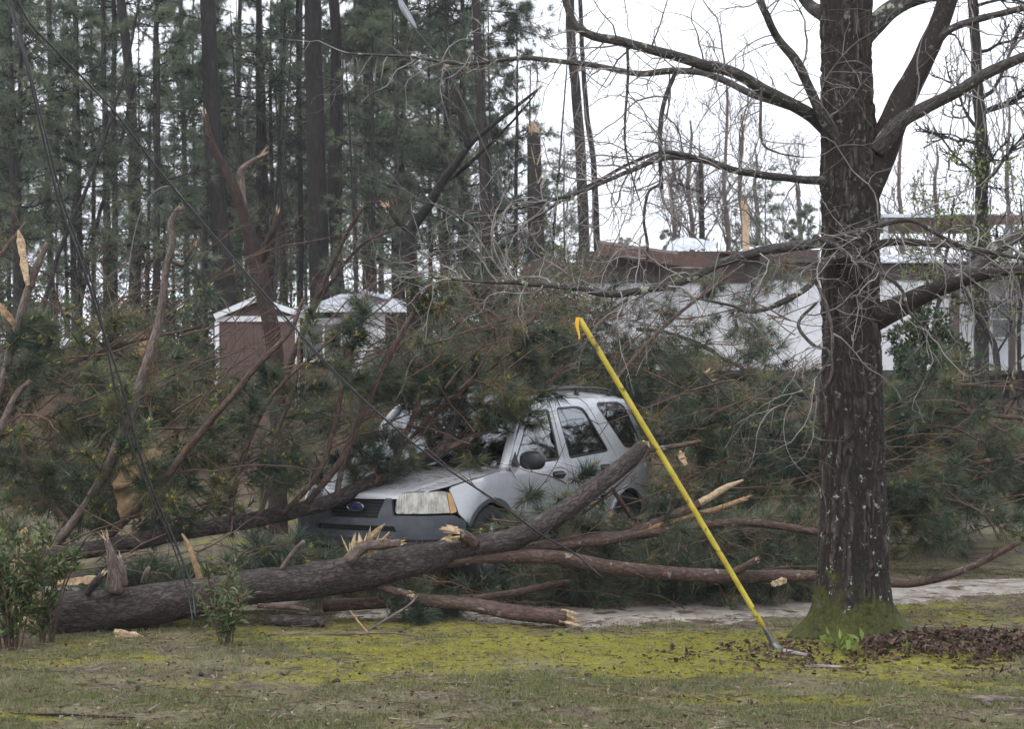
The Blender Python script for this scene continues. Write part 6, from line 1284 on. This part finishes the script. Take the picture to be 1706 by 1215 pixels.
# pale debris in the wood edge on the left
def rag(lab, px, py, d, w, h, seed, col=(.50, .53, .58)):
    r_ = np.random.default_rng(seed); q = MB(); V = []; c = P(px, py, d)
    for i in range(9):
        for j in range(7): V.append(c + np.array([(i / 8 - .5) * w, r_.normal(0, .05) + j * .05, (j / 6 - .5) * h + math.sin(i * 1.3) * h * .2]) + r_.normal(0, .02, 3))
    q.add(V, [(i * 7 + j, i * 7 + 7 + j, i * 7 + 8 + j, i * 7 + j + 1) for i in range(8) for j in range(6)]); solo('debris_sheet', q, mat_plain('debris_%d' % seed, col, .5), lab, 'debris', c)
rag('crumpled white sheet caught in the branches at the wood edge', 92, 577, 20, .3, .10, 31)
rag('crumpled blue sheet behind the left leaning boughs', 35, 612, 20, .45, .12, 32, (.12, .17, .26))
rag('pale scrap showing through the needles beside the tan board', 108, 832, 15.5, .2, .1, 33)

# ================================================================== shrubs and weeds in front
def front_shrub(lab, px, d, H, W, n, seed, stems, L, Wd, mt='leaf'):
    return shrub('leafy_shrub', lab, GX(px, d), W, H, n, seed, mt, L, Wd, stems)
front_shrub('leafy evergreen shrub growing round the broken trunk butt', 20, 11.2, .95, .40, 1900, 201, 18, .062, .023)
front_shrub('leafy shoots growing right of the torn slab', 75, 11.5, .75, .28, 700, 202, 8, .062, .022)
front_shrub('small leafy sapling alone on the grass before the trunk', 378, 11.3, .36, .20, 360, 203, 8, .055, .019)
front_shrub('leafy sprig growing behind the small sapling against the trunk', 372, 11.8, .52, .26, 340, 204, 8, .055, .018)
# broad weed at the oak foot
wd_ = thing('green_weed', 'bright green leafy weed at the mossy oak foot', 'weed', GX(1408, 11.25)); r_ = np.random.default_rng(12); base = GX(1408, 11.25)
for i in range(44):
    a = r_.uniform(0, 6.28); q = MB(); el = r_.uniform(.2, 1.3); D = np.array([[math.cos(a) * math.cos(el), math.sin(a) * math.cos(el), math.sin(el)]])
    leaves(q, base[None] + np.array([0, 0, .03]) + np.abs(r_.normal(0, .055, (1, 3))) * np.array([r_.choice([-1, 1]), r_.choice([-1, 1]), .9]), D, r_.uniform(.05, .10), r_.uniform(.022, .042), r_, c=r_.uniform(.3, 1)); part('leaf', q, MT['leaf_young'], wd_)
for i, (px, py) in enumerate([(1388, 1072), (1380, 1068)]):
    q = MB(); leaves(q, P(px, py, 11.2)[None], np.array([[-.8, -.2, .4]]), .075, .055, r_, c=.8); part('leaf', q, MT['leaf_young'], wd_)
q = MB(); sticks(q, [base], [P(1390, 1070, 11.2)], .003, .002, 4); part('stem', q, MT['leaf_young'], wd_)
w2 = thing('green_weed', 'single pale green shoot in the leaf heap', 'weed', GX(1510, 11.3)); b2 = GX(1510, 11.3)
for i in range(4):
    q = MB(); leaves(q, b2[None], np.array([[r_.normal(0, .25), r_.normal(0, .25), 1]]), r_.uniform(.07, .12), .022, r_, c=.9); part('leaf', q, MT['leaf_young'], w2)
GWD, LWD = 'tiny weeds dotted over the lawn', 'tiny green weed rosette on the lawn'
wm = []
for k in range(4):
    q = MB(); nn = 9; a = r_.uniform(0, 6.28, nn); leaves(q, np.zeros((nn, 3)), np.stack([np.cos(a), np.sin(a), r_.uniform(.1, .8, nn)], -1), r_.uniform(.02, .045, nn), r_.uniform(.008, .014, nn), r_); me = q.mesh('weed'); me.materials.append(MT['leaf']); wm.append(me)
for i in range(110):
    y_ = 1 / r_.uniform(1 / 12.5, 1 / 8.5); x_ = (r_.uniform(0, 1706) - 853) / F * y_; o = bpy.data.objects.new('lawn_weed', wm[i % 4]); COL.objects.link(o); o.location = (x_, y_, tz(x_, y_)); o.rotation_euler = (0, 0, r_.uniform(0, 6)); o.scale = (r_.uniform(.7, 1.3),) * 3
    o['label'] = LWD; o['category'] = 'weed'; o['group'] = GWD
# pine cones and dark clods
cm = MB(); lathe(cm, [(.001, -.03), (.012, -.022), (.016, -.005), (.013, .012), (.007, .026), (.001, .032)], 9, lambda ax, u, w: (ax, u, w)); cme = cm.mesh('pine_cone'); cme.materials.append(MT['pine_dark'])
for i, (px, py) in enumerate([(230, 1150), (335, 1128), (1462, 1110), (980, 1130), (560, 1140), (1250, 1175), (700, 1195), (445, 1110), (1120, 1080), (860, 1180)]):
    p = G(px, py); o = bpy.data.objects.new('pine_cone', cme); COL.objects.link(o); o.location = p + np.array([0, 0, .015]); o.rotation_euler = (r_.uniform(0, 6), 0, r_.uniform(0, 6)); o['label'] = 'dark pine cone lying on the lawn'; o['category'] = 'pine cone'; o['group'] = 'pine cones on the lawn'

# needles and bark crumbs dropped on the hood
nl_ = MB(); hv_ = HOODV[(HOODV[:, 2] > CO[2] + .86)]; k_ = r_.integers(0, len(hv_), 420); A = hv_[k_] + np.stack([r_.normal(0, .03, 420), r_.normal(0, .03, 420), np.full(420, .006)], -1); th = r_.uniform(0, 6.28, 420); l = r_.uniform(.02, .13, 420)
sticks(nl_, A, A + np.stack([np.cos(th) * l, np.sin(th) * l, r_.normal(0, .006, 420)], -1), .0016, .001, 3, r_.uniform(.1, 1, 420))
o = structure('needle_litter', nl_, m_litter, False); o['kind'] = 'stuff'; o['label'] = 'loose needles and bark crumbs on the car hood'; o['category'] = 'needles'
# ================================================================== damp air between the trees
hz = MB(); box(hz, (-130, -25, -2.0), (130, 150, 34)); m = bpy.data.materials.new('damp_air'); m.use_nodes = True; t = m.node_tree; t.nodes.clear()
pv = t.nodes.new('ShaderNodeVolumePrincipled'); pv.inputs['Color'].default_value = (.93, .96, 1, 1); pv.inputs['Density'].default_value = .0006; pv.inputs['Anisotropy'].default_value = .1
om = t.nodes.new('ShaderNodeOutputMaterial'); t.links.new(pv.outputs[0], om.inputs['Volume'])
o = structure('haze', hz, m, False); o['kind'] = 'stuff'; o['label'] = 'thin damp haze between the trees'; o['category'] = 'haze'
